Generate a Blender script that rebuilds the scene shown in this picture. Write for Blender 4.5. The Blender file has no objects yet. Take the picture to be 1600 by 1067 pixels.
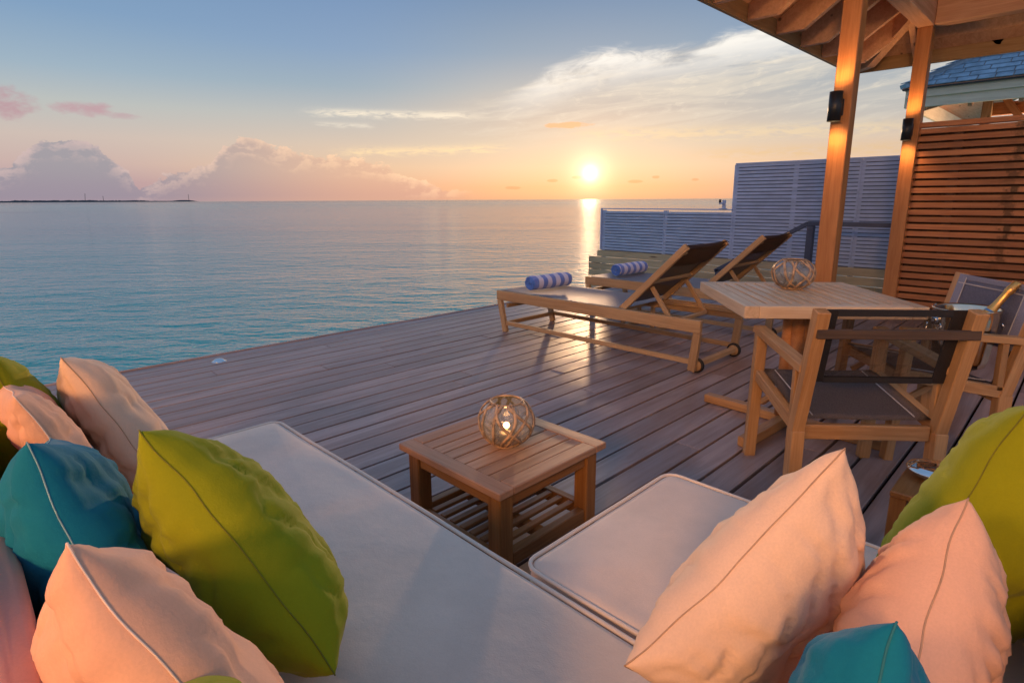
import bpy, bmesh, math, random
from mathutils import Vector, Matrix, Euler, noise
random.seed(7)
C = bpy.context.scene
COL = C.collection
R = math.radians
EYE = 1.25

# ------------------------------------------------------------------ camera
cam = bpy.data.cameras.new('camera'); co = bpy.data.objects.new('camera', cam); COL.objects.link(co)
cam.sensor_width = 36.0; cam.lens = 898 / 1600 * 36; cam.clip_start = .02; cam.clip_end = 60000
cam.shift_y = (509 - 533.5) / 1600.0
# columns: right, up, back
co.matrix_world = Matrix(((0.708605, 0.15485, -0.688405, 0), (-0.705586, 0.148164, -0.692962, 0),
                          (-0.005309, 0.976765, 0.21425, EYE), (0, 0, 0, 1)))
C.camera = co
C.view_settings.view_transform = 'Standard'; C.view_settings.look = 'None'
C.view_settings.gamma = 1; C.view_settings.use_curve_mapping = False
C.view_settings.exposure = 0.54
C.cycles.max_bounces = 10; C.cycles.transparent_max_bounces = 12
C.cycles.sample_clamp_indirect = 4; C.cycles.sample_clamp_direct = 4
C.cycles.caustics_reflective = False; C.cycles.caustics_refractive = False

# ------------------------------------------------------------------ node helpers
def lin(r, g, b):
    f = lambda c: (c / 255 / 12.92) if c / 255 <= .04045 else ((c / 255 + .055) / 1.055) ** 2.4
    return (f(r), f(g), f(b), 1)

class X:
    """small arithmetic wrapper round shader sockets"""
    def __init__(s, nt, k): s.nt = nt; s.k = k
    def _m(s, op, *a):
        n = s.nt.nodes.new('ShaderNodeMath'); n.operation = op
        for i, v in enumerate((s,) + a):
            if isinstance(v, X): s.nt.links.new(v.k, n.inputs[i])
            else: n.inputs[i].default_value = v
        return X(s.nt, n.outputs[0])
    def __add__(s, o): return s._m('ADD', o)
    def __sub__(s, o): return s._m('SUBTRACT', o)
    def __mul__(s, o): return s._m('MULTIPLY', o)
    def __truediv__(s, o): return s._m('DIVIDE', o)
    def __neg__(s): return s._m('MULTIPLY', -1.0)
    def __pow__(s, o): return s._m('POWER', o)
    def f(s, op, *a): return s._m(op, *a)
    def step(s, a, b, o0=0., o1=1.):
        n = s.nt.nodes.new('ShaderNodeMapRange'); n.interpolation_type = 'SMOOTHSTEP'
        s.nt.links.new(s.k, n.inputs[0])
        for i, v in enumerate((a, b, o0, o1)):
            if isinstance(v, X): s.nt.links.new(v.k, n.inputs[i + 1])
            else: n.inputs[i + 1].default_value = v
        return X(s.nt, n.outputs[0])
    def clamp(s): return s.f('MAXIMUM', 0.).f('MINIMUM', 1.)

def ramp(nt, fac, stops, interp='LINEAR'):
    n = nt.nodes.new('ShaderNodeValToRGB'); cr = n.color_ramp; cr.interpolation = interp
    nt.links.new(fac.k, n.inputs[0])
    while len(cr.elements) < len(stops): cr.elements.new(.5)
    for e, (p, c) in zip(cr.elements, stops):
        e.position = p; e.color = c if len(c) == 4 else (*c, 1)
    return n.outputs[0]

def mixc(nt, fac, a, b, mode='MIX'):
    n = nt.nodes.new('ShaderNodeMix'); n.data_type = 'RGBA'; n.blend_type = mode
    for i, v in ((0, fac), (6, a), (7, b)):
        if isinstance(v, X): v = v.k
        if isinstance(v, (float, int)): n.inputs[i].default_value = v
        elif isinstance(v, tuple): n.inputs[i].default_value = v
        else: nt.links.new(v, n.inputs[i])
    return n.outputs[2]

def noise_n(nt, vec, scale, detail=4, rough=.55, dist=0., out=0):
    n = nt.nodes.new('ShaderNodeTexNoise')
    n.inputs['Scale'].default_value = scale; n.inputs['Detail'].default_value = detail
    n.inputs['Roughness'].default_value = rough; n.inputs['Distortion'].default_value = dist
    nt.links.new(vec, n.inputs['Vector'])
    return X(nt, n.outputs[out]) if out == 0 else n.outputs[out]

def combine(nt, x, y, z):
    n = nt.nodes.new('ShaderNodeCombineXYZ')
    for i, v in enumerate((x, y, z)):
        if isinstance(v, X): nt.links.new(v.k, n.inputs[i])
        else: n.inputs[i].default_value = v
    return n.outputs[0]

# ------------------------------------------------------------------ world: dusk sky
SUN_AZ, SUN_EL = 37.62, 2.41
w = bpy.data.worlds.new('World'); C.world = w; w.use_nodes = True
nt = w.node_tree; nt.nodes.clear()
out = nt.nodes.new('ShaderNodeOutputWorld'); bg = nt.nodes.new('ShaderNodeBackground')
nt.links.new(bg.outputs[0], out.inputs[0])
tc = nt.nodes.new('ShaderNodeTexCoord')
sep = nt.nodes.new('ShaderNodeSeparateXYZ'); nt.links.new(tc.outputs['Generated'], sep.inputs[0])
dx, dy, dz = (X(nt, sep.outputs[i]) for i in range(3))
el = dz.f('MINIMUM', 1.).f('MAXIMUM', -1.).f('ARCSINE') * (180 / math.pi)
az = dy.f('ARCTAN2', dx) * (180 / math.pi)
rel = (az - SUN_AZ)
rel = rel - ((rel + 180.) / 360.).f('FLOOR') * 360.          # -180..180 round the sun
sd = (math.cos(R(SUN_AZ)) * math.cos(R(SUN_EL)), math.sin(R(SUN_AZ)) * math.cos(R(SUN_EL)), math.sin(R(SUN_EL)))
ang = (dx * sd[0] + dy * sd[1] + dz * sd[2]).f('MINIMUM', 1.).f('MAXIMUM', -1.).f('ARCCOSINE') * (180 / math.pi)
ee = ((el.f('MAXIMUM', 0.)) / 90.) ** .5                       # sqrt scale: more room near the horizon
P = lambda e: (e / 90) ** .5
near = ramp(nt, ee, [(0, lin(216, 162, 128)), (P(1.2), lin(226, 176, 138)), (P(3), lin(220, 192, 164)), (P(5), lin(204, 190, 172)),
                     (P(7.5), lin(198, 184, 170)), (P(10), lin(170, 174, 176)), (P(13), lin(134, 155, 175)), (P(18), lin(104, 134, 168)),
                     (P(35), lin(102, 132, 168)), (1, lin(106, 136, 174))])
mid = ramp(nt, ee, [(0, lin(204, 158, 138)), (P(1.5), lin(214, 170, 144)), (P(3), lin(216, 184, 156)), (P(5), lin(202, 184, 168)),
                    (P(7.5), lin(178, 178, 176)), (P(10), lin(146, 164, 178)), (P(13), lin(126, 152, 182)), (P(18), lin(108, 138, 176)),
                    (P(35), lin(104, 134, 172)), (1, lin(106, 136, 174))])
far = ramp(nt, ee, [(0, lin(160, 138, 150)), (P(1.5), lin(172, 148, 156)), (P(3), lin(190, 166, 162)), (P(5), lin(194, 178, 170)),
                    (P(7.5), lin(176, 180, 178)), (P(10), lin(148, 168, 184)), (P(14), lin(120, 150, 182)), (P(20), lin(106, 138, 174)),
                    (P(35), lin(102, 134, 170)), (1, lin(106, 136, 174))])
anti = ramp(nt, ee, [(0, lin(138, 142, 170)), (P(3), lin(154, 150, 176)), (P(8), lin(174, 164, 184)), (P(15), lin(158, 164, 192)),
                     (P(35), lin(122, 148, 188)), (1, lin(106, 136, 174))])
ra = rel.f('ABSOLUTE')
sky = mixc(nt, ra.step(6, 24), near, mid)
sky = mixc(nt, ra.step(22, 46), sky, far)
sky = mixc(nt, ra.step(60, 130), sky, anti)
# wispy high cirrus on the right half: streak space
lonlat = combine(nt, rel * .055, el * .19 + rel * .012, 0.)
warp = noise_n(nt, lonlat, 1.6, 3, .5, 0, out=1)
vm = nt.nodes.new('ShaderNodeVectorMath'); vm.operation = 'MULTIPLY_ADD'
nt.links.new(warp, vm.inputs[0]); vm.inputs[1].default_value = (.7, .45, 0); nt.links.new(lonlat, vm.inputs[2])
ci = noise_n(nt, vm.outputs[0], 2.1, 9, .62, .35)
ci2 = noise_n(nt, combine(nt, rel * .03, el * .34 + rel * .035, 3.), 2.6, 8, .6, .6)
ci3 = noise_n(nt, combine(nt, rel * .16, el * .5 + rel * .06, 9.), 3.2, 8, .62, .8)
topel = ((rel + 13.5) * -.065 + 13.9)                               # upper edge of the cirrus sheet climbs to the right
upper = rel.step(-2., 13.5, 0., 1.)
edge = topel - upper * 3.6 + (ci - .5) * 3.2
band = (edge - el).step(-.35, .9) * el.step(4.2, 8.5) * rel.step(17., 9.)
bright = band * ((edge - el).step(4.2, .3)) * ci.step(.30, .56) * rel.step(10., 2.)
veil = band * ci2.step(.42, .68) * .5
sky = mixc(nt, band * .5, sky, lin(172, 172, 172))
sky = mixc(nt, (veil * 1.3 + band * ci3.step(.5, .72) * .45).clamp(), sky, lin(212, 204, 190))
sky = mixc(nt, (bright * 1.0).clamp(), sky, lin(238, 235, 228))
# thin bright streaks
def streak(r0, r1, e0, hw, slope, col, amt, k, sky):
    mid_ = (r0 + r1) / 2; half = abs(r1 - r0) / 2
    u = (rel - mid_) / half
    nz = noise_n(nt, combine(nt, rel * .5, el * 2.2, k), 1.4, 7, .6, .5)
    d = ((el - e0 - (rel - mid_) * slope) + (nz - .5) * hw * 2.6) / hw
    m = (d * d * -1.).f('EXPONENT') * u.f('ABSOLUTE').step(1.05, .55) * nz.step(.3, .6)
    return mixc(nt, (m * amt).clamp(), sky, col)
sky = streak(9.5, 27, 7.75, .30, 0, lin(232, 220, 200), .95, 1, sky)
sky = streak(20, 26, 6.7, .2, .01, lin(222, 212, 196), .7, 2, sky)
sky = streak(7, 25, 4.6, .36, -.03, lin(244, 214, 168), .7, 4, sky)
sky = streak(-30, 4, 5.8, .55, .02, lin(226, 202, 164), .6, 5, sky)
sky = streak(-36, -8, 4.0, .5, .0, lin(214, 180, 132), .5, 6, sky)
# cumulus banks on the horizon: height profile against azimuth
lump = noise_n(nt, combine(nt, rel * .55, el * .9, 0.), 1.0, 8, .62, .3)
lump2 = noise_n(nt, combine(nt, rel * .55 + .35, el * .9 + .3, 0.), 1.0, 8, .62, .3)
lumpf = noise_n(nt, combine(nt, rel * 2.0, el * 2.6, 2.), 1.0, 6, .6, .2)
prof_pts = [(12, .7), (15, 1.3), (18, 2.3), (19.3, 3.2), (22, 3.8), (25, 4.05), (27.5, 4.2), (29.2, 4.7), (30.6, 5.35), (32, 5.2), (33.3, 4.4),
            (34.3, 3.1), (37, 2.5), (38.8, 1.8), (39.8, 1.2), (40.4, 2.4), (41.6, 3.7), (42.6, 4.5), (44, 4.95), (45.6, 4.6), (46.6, 3.5),
            (48.3, 2.5), (51, 1.9), (56, 2.6), (62, 1.6), (70, .8), (90, .4)]
pf = ((rel - 10.) / 80.)
pr = ramp(nt, pf, [((a - 10) / 80, (v / 8,) * 3) for a, v in prof_pts])
prs = nt.nodes.new('ShaderNodeSeparateColor'); nt.links.new(pr, prs.inputs[0])
prof = X(nt, prs.outputs[0]) * 8.
inside = (prof - el) + (lump - .5) * 2.6 + (lumpf - .5) * .7
cm = inside.step(.0, .16) * rel.step(10, 16)
body = mixc(nt, rel.step(20, 42), lin(210, 172, 150), lin(146, 144, 154))
body = mixc(nt, el.step(.2, 3.2), mixc(nt, rel.step(20, 42), lin(200, 158, 142), lin(144, 136, 150)), body)
rim = mixc(nt, rel.step(22, 44), lin(246, 206, 170), lin(206, 180, 176))
shade = ((lump - lump2) * 7. + .3).clamp()
body = mixc(nt, shade * .55 * inside.step(2.2, .3), body, rim)
body = mixc(nt, inside.step(.75, .05) * .55 * lump.step(.4, .6), body, rim)
sky = mixc(nt, cm * el.step(-.1, .5, .55, .9), sky, body)
# two pink cloudlets and small ones near the sun
def blob(a0, e0, ra_, re_, col, amt, k, sky, soft=.6):
    nz = noise_n(nt, combine(nt, rel * .6, el * 1.2, k), 1.2, 7, .6, .2)
    d = (((rel - (a0 - SUN_AZ)) / ra_) ** 2. + ((el - e0) / re_) ** 2.) + (nz - .5) * 2.4
    return mixc(nt, d.step(1.0, 1 - soft) * amt, sky, col)
sky = blob(84.9, 7.0, 2.1, 1.35, lin(178, 138, 148), .85, 11, sky, 1.3)
sky = blob(80.2, 6.95, 2.2, .6, lin(182, 142, 152), .8, 12, sky, 1.2)
sky = blob(77.9, 6.6, 1.9, .3, lin(180, 148, 156), .6, 13, sky, 1.1)
sky = blob(39.9, 6.8, 2.4, .32, lin(228, 172, 132), .9, 14, sky)
for i, (a, e, q) in enumerate(((33.4, 1.6, .9), (41.2, 1.75, .6), (38.9, 2.05, .5), (31.5, 2.0, .4), (45, 1.1, .8), (28, 1.7, .5))):
    sky = blob(a, e, q, .16, lin(206, 150, 116), .7, 20 + i * .3, sky)
# glow round the sun, and the disc seen through thin cloud
sunc = combine(nt, 0, 0, 0)
def gauss(s): return ((ang / s) ** 2. * -1.).f('EXPONENT')
def addc(sky, fac, col):
    n = nt.nodes.new('ShaderNodeVectorMath'); n.operation = 'SCALE'; n.inputs[0].default_value = col[:3]
    nt.links.new(fac.k, n.inputs['Scale'])
    m = nt.nodes.new('ShaderNodeVectorMath'); m.operation = 'ADD'
    nt.links.new(sky, m.inputs[0]); nt.links.new(n.outputs[0], m.inputs[1]); return m.outputs[0]
sky = addc(sky, gauss(6.5), (.07, .045, .025))
sky = addc(sky, gauss(2.2), (.26, .19, .10))
sky = addc(sky, gauss(1.5), (.32, .28, .19))
sky = addc(sky, gauss(.62), (.9, .9, .85))
sky = addc(sky, ang.step(.40, .24), (3.5, 3.3, 2.9))
# physical sky mixed in underneath
nish = nt.nodes.new('ShaderNodeTexSky'); nish.sky_type = 'NISHITA'; nish.sun_disc = False
nish.sun_elevation = R(SUN_EL); nish.sun_rotation = R(90 - SUN_AZ); nish.air_density = 1.0; nish.dust_density = 1.5
nn = nt.nodes.new('ShaderNodeVectorMath'); nn.operation = 'SCALE'; nt.links.new(nish.outputs[0], nn.inputs[0]); nn.inputs['Scale'].default_value = .1
sky = mixc(nt, .08, sky, nn.outputs[0])
below = mixc(nt, el.step(-.05, -.6), sky, lin(70, 100, 115))
nt.links.new(below, bg.inputs[0]); bg.inputs[1].default_value = 0.84
w.cycles.sampling_method = 'MANUAL'; w.cycles.sample_map_resolution = 1024

# ------------------------------------------------------------------ sun
sl = bpy.data.lights.new('sun', 'SUN'); so = bpy.data.objects.new('sun', sl); COL.objects.link(so)
sl.energy = 1.1; sl.angle = R(1.4); sl.color = (1.0, .60, .32)
so.rotation_euler = Vector(sd).to_track_quat('Z', 'Y').to_euler()

# ------------------------------------------------------------------ materials
def mat(name):
    m = bpy.data.materials.new(name); m.use_nodes = True
    n = m.node_tree; n.nodes.clear()
    o = n.nodes.new('ShaderNodeOutputMaterial'); p = n.nodes.new('ShaderNodeBsdfPrincipled')
    n.links.new(p.outputs[0], o.inputs[0]); return m, n, p
def bump(n, p, hgt, strength=.3, dist=.01):
    b = n.nodes.new('ShaderNodeBump'); b.inputs['Strength'].default_value = strength; b.inputs['Distance'].default_value = dist
    n.links.new(hgt.k, b.inputs['Height']); n.links.new(b.outputs[0], p.inputs['Normal'])
def objvec(n, sx, sy, sz, rnd=True):
    t = n.nodes.new('ShaderNodeTexCoord'); s = n.nodes.new('ShaderNodeSeparateXYZ'); n.links.new(t.outputs['Object'], s.inputs[0])
    i = n.nodes.new('ShaderNodeObjectInfo'); r = X(n, i.outputs['Random'])
    x, y, z = (X(n, s.outputs[k]) for k in range(3))
    if rnd: return combine(n, x * sx + r * 37., y * sy + r * 11., z * sz + r * 5.), r, (x, y, z)
    return combine(n, x * sx, y * sy, z * sz), r, (x, y, z)

def wood(name, a, b, rough=.5, var=.35, grain=1., knots=False, spec=.4):
    m, n, p = mat(name)
    v, r, _ = objvec(n, 1.2, 18 * grain, 18 * grain)
    g1 = noise_n(n, v, 1.6, 6, .62, .8)
    v2, _, _ = objvec(n, 3.5, 120, 120)
    g2 = noise_n(n, v2, 1.3, 3, .6)
    v3, _, _ = objvec(n, .9, 2.5, 2.5)
    g3 = noise_n(n, v3, 2., 3, .5)
    f = (g1.step(.3, .7) * .6 + g2.step(.35, .7) * .25 + g3.step(.3, .7) * .3).clamp()
    c = mixc(n, f, a, b)
    k = (r - .5) * var + 1.
    vs = n.nodes.new('ShaderNodeVectorMath'); vs.operation = 'SCALE'; n.links.new(c, vs.inputs[0]); n.links.new(k.k, vs.inputs['Scale'])
    cc = vs.outputs[0]
    if knots:
        vk, _, _ = objvec(n, 1.1, 6, 6)
        vo = n.nodes.new('ShaderNodeTexVoronoi'); n.links.new(vk, vo.inputs['Vector']); vo.inputs['Scale'].default_value = 1.
        kd = X(n, vo.outputs['Distance'])
        cc = mixc(n, kd.step(.13, .05) * .75, cc, (.05, .022, .01, 1))
    n.links.new(cc, p.inputs['Base Color'])
    rr = g1.step(.2, .8, rough + .1, rough - .08); n.links.new(rr.k, p.inputs['Roughness'])
    p.inputs['Specular IOR Level'].default_value = spec
    bump(n, p, g1 * .6 + g2 * .5, .35, .0025)
    return m

teak = wood('teak', (.34, .15, .05, 1), (.56, .31, .135, 1), .42)
lit_top_teak = wood('highlighted_top_teak', (.52, .33, .19, 1), (.72, .52, .34, 1), .4, var=.2)  # paler than the other teak: highlights of the low light put into the colour
walnut = wood('weathered_walnut', (.07, .04, .025, 1), (.14, .085, .055, 1), .5)
teak_brown = wood('teak_brown', (.22, .085, .022, 1), (.40, .18, .055, 1), .4)
teak_table = wood('teak_weathered_top', (.32, .155, .085, 1), (.48, .265, .155, 1), .5, var=.25)
lounger_wood = wood('lounger_teak', (.34, .19, .085, 1), (.52, .33, .17, 1), .5, var=.2)
post_wood = wood('post_timber', (.40, .145, .042, 1), (.58, .25, .085, 1), .5, knots=True, var=.12)
beam_wood = wood('beam_timber', (.50, .25, .14, 1), (.70, .41, .25, 1), .6, knots=True, var=.3)
eave_wood = wood('eave_timber', (.28, .16, .07, 1), (.44, .28, .13, 1), .6, knots=True, var=.15)
cedar = wood('cedar_slat', (.28, .095, .035, 1), (.46, .185, .075, 1), .5, var=.4)
cedar_stain = wood('stained_cedar_slat', (.28, .095, .035, 1), (.46, .185, .075, 1), .5, var=.4)
_n = cedar_stain.node_tree; _p = [q for q in _n.nodes if q.type == 'BSDF_PRINCIPLED'][0]; _l = _p.inputs['Base Color'].links[0].from_socket
_v, _r, (_x, _y, _z) = objvec(_n, 14, 14, 14)
_st = (_x + .06 + _r * .07 + (noise_n(_n, _v, 1.6, 4, .65) - .5) * .22).f('ABSOLUTE').step(.07, .01) * (_r * .7 + .15)
_n.links.new(mixc(_n, _st, _l, (.035, .018, .006, 1)), _p.inputs['Base Color'])
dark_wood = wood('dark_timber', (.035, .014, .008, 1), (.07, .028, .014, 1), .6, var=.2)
pale_fascia = wood('pale_fascia', (.62, .56, .40, 1), (.80, .74, .56, 1), .6, var=.1)
timber_green = wood('weathered_softwood', (.36, .28, .17, 1), (.54, .43, .27, 1), .6, var=.35, knots=True)

def deck_mat():
    m, n, p = mat('weathered_deck_boards')
    v, r, (x, y, z) = objvec(n, .7, 9, 9)
    g1 = noise_n(n, v, 1.6, 6, .6, 1.2)
    v2, _, _ = objvec(n, 2.5, 150, 150); g2 = noise_n(n, v2, 1.2, 3, .6)
    v3, _, _ = objvec(n, 1.3, 3.5, 3.5); g3 = noise_n(n, v3, 1.7, 4, .6)
    c = mixc(n, g1.step(.25, .8), (.235, .15, .125, 1), (.42, .305, .28, 1))
    c = mixc(n, g3.step(.45, .75) * .5, c, (.36, .30, .30, 1))
    c = mixc(n, g3.step(.5, .25) * .45, c, (.17, .085, .055, 1))
    c = mixc(n, g2.step(.52, .74) * .2, c, (.14, .08, .06, 1))
    v5, _, _ = objvec(n, 9, 9, 9, False)
    spots = noise_n(n, v5, 2.6, 2, .5)
    c = mixc(n, spots.step(.74, .80) * .5, c, (.45, .42, .40, 1))
    vs = n.nodes.new('ShaderNodeVectorMath'); vs.operation = 'SCALE'; n.links.new(c, vs.inputs[0])
    n.links.new(((r - .5) * .36 + 1.).k, vs.inputs['Scale'])
    n.links.new(vs.outputs[0], p.inputs['Base Color'])
    n.links.new(g3.step(.3, .7, .33, .50).k, p.inputs['Roughness'])
    p.inputs['Specular IOR Level'].default_value = .7
    bump(n, p, g1 * .6 + g2 * .3, .3, .0015)
    return m
deck_m = deck_mat()

def plain(name, col, rough=.5, metal=0., spec=.5, nscale=None, var=.15, **kw):
    m, n, p = mat(name)
    p.inputs['Roughness'].default_value = rough; p.inputs['Metallic'].default_value = metal
    p.inputs['Specular IOR Level'].default_value = spec
    v, r, _ = objvec(n, 1, 1, 1)
    nz = noise_n(n, v, nscale or 8., 4, .6)
    c = mixc(n, nz.step(.3, .7), tuple(a * (1 - var) for a in col[:3]) + (1,), tuple(min(1, a * (1 + var)) for a in col[:3]) + (1,))
    n.links.new(c, p.inputs['Base Color'])
    for k_, v_ in kw.items(): p.inputs[k_.replace('_', ' ')].default_value = v_
    return m
black_metal = plain('black_metal', (.025, .027, .03), .4, .3)
rubber = plain('rubber', (.012, .011, .011), .7)
chrome = plain('polished_steel', (.82, .81, .80), .06, 1., var=.03)
rail_paint = plain('slate_blue_paint', (.05, .065, .11), .4)
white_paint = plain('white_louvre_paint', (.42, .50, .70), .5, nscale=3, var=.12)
gap_shade_paint = plain('painted_gap_shade', (.07, .085, .13), .6, nscale=3, var=.12)  # near-black: shade in the fence gaps put into the colour
white_plaster = plain('plaster', (.62, .58, .52), .8)
slate = plain('slate_shingle', (.24, .36, .46), .45, nscale=5, var=.3)
gold_foil = plain('gold_foil', (.80, .42, .12), .3, .8)
green_glass = plain('dark_bottle_glass', (.012, .03, .012), .08)
wicker = plain('cane_strip', (.46, .28, .16), .5, nscale=30, var=.5)
candle_wax = plain('candle_wax', (.8, .7, .55), .5)
dirt = plain('island_land', (.05, .055, .06), .9)

def cloth(name, col, weave=900., rough=.85, sheen=.06, bumpy=.25, soft=1.0):
    m, n, p = mat(name)
    v, r, (x, y, z) = objvec(n, 1, 1, 1)
    n1 = noise_n(n, v, 7., 5, .6); n2 = noise_n(n, v, 2.2, 3, .5); n3 = noise_n(n, v, weave * .35, 2, .6)
    c = mixc(n, (n1 * .5 + n2 * .5).step(.35, .65), tuple(a * .92 for a in col) + (1,), tuple(min(1, a * 1.06) for a in col) + (1,))
    c = mixc(n, n3.step(.3, .7) * .16, c, tuple(a * .7 for a in col) + (1,))
    n.links.new(c, p.inputs['Base Color']); p.inputs['Roughness'].default_value = rough
    p.inputs['Sheen Weight'].default_value = sheen; p.inputs['Sheen Roughness'].default_value = .5
    p.inputs['Specular IOR Level'].default_value = .2
    bump(n, p, n1 * soft * 1.2 + n3 * .12, bumpy, .012)
    return m
c_green = cloth('lime_green_cotton', (.27, .29, .006))
c_peach = cloth('peach_cotton', (.82, .46, .31))
c_cream = cloth('cream_cotton', (.84, .56, .39))
c_teal = cloth('teal_cotton', (.003, .17, .27))
c_seat = cloth('ivory_canvas', (.86, .66, .53), bumpy=.3, sheen=.15)
c_back = cloth('salmon_canvas', (.62, .30, .24), bumpy=.12)
c_piping = cloth('ivory_piping', (.86, .70, .58))

def mesh_fabric(name, col, alpha, rough=.6):
    m, n, p = mat(name)
    v, r, _ = objvec(n, 1, 1, 1, False)
    g = noise_n(n, v, 260., 2, .5)
    c = mixc(n, g.step(.3, .7), tuple(a * .75 for a in col) + (1,), tuple(a * 1.2 for a in col) + (1,))
    n.links.new(c, p.inputs['Base Color']); p.inputs['Roughness'].default_value = rough
    p.inputs['Alpha'].default_value = alpha; p.inputs['Specular IOR Level'].default_value = .35
    return m
sling_grey = mesh_fabric('grey_sling_mesh', (.48, .44, .47), .97)
sling_dark = mesh_fabric('dark_sling_mesh', (.05, .036, .028), .50)
sling_hem = mesh_fabric('dark_sling_hem', (.022, .018, .018), 1.)
sling_seat = mesh_fabric('taupe_sling_mesh', (.22, .17, .155), 1.)
sling_pale = mesh_fabric('pale_grey_sling', (.26, .26, .34), 1.)
sling_brown = mesh_fabric('brown_sling_mesh', (.16, .085, .04), .93)
stitch = plain('stitching', (.55, .50, .48), .7)

def towel_mat():
    m, n, p = mat('striped_towel')
    v, r, (x, y, z) = objvec(n, 1, 1, 1, False)
    s = ((x + .25) / .112).f('FRACT')
    nz = noise_n(n, v, 60., 3, .6)
    c = mixc(n, (s + (nz - .5) * .08).step(.46, .5) , (.13, .21, .60, 1), (.72, .66, .80, 1))
    n.links.new(c, p.inputs['Base Color']); p.inputs['Roughness'].default_value = .95; p.inputs['Sheen Weight'].default_value = .5
    nb = noise_n(n, v, 160., 3, .6); bump(n, p, nb, .7, .006)
    return m
towel_m = towel_mat()
towel_end = cloth('towel_blue', (.10, .22, .62), bumpy=.6)

def glass_mat():
    m, n, p = mat('clear_glass')
    p.inputs['Base Color'].default_value = (.97, .95, .92, 1); p.inputs['Roughness'].default_value = .06
    p.inputs['Transmission Weight'].default_value = .86; p.inputs['IOR'].default_value = 1.5
    return m
glass = glass_mat()

def emit(name, col, s):
    m = bpy.data.materials.new(name); m.use_nodes = True; n = m.node_tree; n.nodes.clear()
    o = n.nodes.new('ShaderNodeOutputMaterial'); e = n.nodes.new('ShaderNodeEmission')
    e.inputs[0].default_value = (*col, 1); e.inputs[1].default_value = s; n.links.new(e.outputs[0], o.inputs[0]); return m
lamp_glow = emit('lamp_lens', (1, .62, .28), 6.); flame_m = emit('flame', (1, .45, .10), 4.)
globe_m = emit('added_opal_globe', (1, .55, .25), 3.)

def sea_mat():
    m, n, p = mat('sea_water')
    t = n.nodes.new('ShaderNodeTexCoord'); s = n.nodes.new('ShaderNodeSeparateXYZ'); n.links.new(t.outputs['Object'], s.inputs[0])
    x, y = X(n, s.outputs[0]), X(n, s.outputs[1])
    a = R(SUN_AZ + 8)
    u = x * math.cos(a) + y * math.sin(a); v = y * math.cos(a) - x * math.sin(a)
    dist = ((x * x + y * y) ** .5)
    big = noise_n(n, combine(n, u * .32, v * .14, 0.), 1., 3, .5)
    med = noise_n(n, combine(n, u * 1.5, v * .62, 4.), 1., 4, .55, .4)
    sm = noise_n(n, combine(n, u * 5.5, v * 2.6, 8.), 1., 3, .55, .3)
    # pale sandbanks and dark patches on the lagoon bed
    bed = noise_n(n, combine(n, u * .011, v * .004, 2.), 1., 4, .6)
    c = mixc(n, dist.step(4, 120), (.045, .44, .40, 1), (.28, .46, .38, 1))
    c = mixc(n, bed.step(.5, .66) * dist.step(30, 100) * .7, c, (.05, .15, .19, 1))
    c = mixc(n, dist.step(300, 1600), c, (.02, .055, .085, 1))
    n.links.new(c, p.inputs['Base Color'])
    p.inputs['IOR'].default_value = 1.33; p.inputs['Specular IOR Level'].default_value = .5
    n.links.new(dist.step(10, 400, .04, .12).k, p.inputs['Roughness'])
    swell = noise_n(n, combine(n, u * .075, v * .03, 6.), 1., 3, .55)
    h = swell * .9 + big * .34 + med * .34 + sm * .12
    b = n.nodes.new('ShaderNodeBump'); b.inputs['Distance'].default_value = 1.
    n.links.new(h.k, b.inputs['Height']); n.links.new(dist.step(20, 1500, .8, 1.2).k, b.inputs['Strength'])
    n.links.new(b.outputs[0], p.inputs['Normal'])
    return m
sea_m = sea_mat()

# ------------------------------------------------------------------ object helpers
def tag(o, label=None, cat=None, group=None, kind=None):
    if label: o['label'] = label
    if cat: o['category'] = cat
    if group: o['group'] = group
    if kind: o['kind'] = kind
    return o
def empty(name, loc=(0, 0, 0), rz=0., parent=None):
    o = bpy.data.objects.new(name, None); COL.objects.link(o); o.empty_display_size = .1
    o.location = loc; o.rotation_euler = (0, 0, rz); o.parent = parent; return o
def link(name, me, m, parent=None):
    o = bpy.data.objects.new(name, me); COL.objects.link(o)
    if m and not me.materials: me.materials.append(m)
    o.parent = parent; return o
def from_bm(name, bm, m, parent=None, smooth=False):
    me = bpy.data.meshes.new(name); bmesh.ops.recalc_face_normals(bm, faces=bm.faces); bm.to_mesh(me); bm.free()
    if smooth: me.polygons.foreach_set('use_smooth', [True] * len(me.polygons))
    return link(name, me, m, parent)
_bc = {}
def box_mesh(l, wd, h, bev, name, m):
    key = (round(l, 4), round(wd, 4), round(h, 4), bev, m.name)
    if key in _bc: return _bc[key]
    bm = bmesh.new(); bmesh.ops.create_cube(bm, size=1)
    for v in bm.verts: v.co = Vector((v.co.x * l, v.co.y * wd, v.co.z * h))
    if bev: bmesh.ops.bevel(bm, geom=list(bm.edges), offset=bev, segments=1, affect='EDGES')
    me = bpy.data.meshes.new(name); bm.to_mesh(me); bm.free(); me.materials.append(m); _bc[key] = me
    return me
def box(name, c, size, m, parent=None, bev=.003, axis='X', rz=0.):
    """box given by centre and world-axis size; grain (local X) laid along axis"""
    sx, sy, sz = size
    if axis == 'X': me = box_mesh(sx, sy, sz, bev, name, m); rot = Matrix.Identity(3)
    elif axis == 'Y': me = box_mesh(sy, sx, sz, bev, name, m); rot = Matrix.Rotation(R(90), 3, 'Z')
    else: me = box_mesh(sz, sy, sx, bev, name, m); rot = Matrix.Rotation(R(-90), 3, 'Y')
    o = link(name, me, m, parent)
    o.matrix_local = Matrix.Translation(c) @ (Matrix.Rotation(rz, 3, 'Z') @ rot).to_4x4()
    return o
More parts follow.
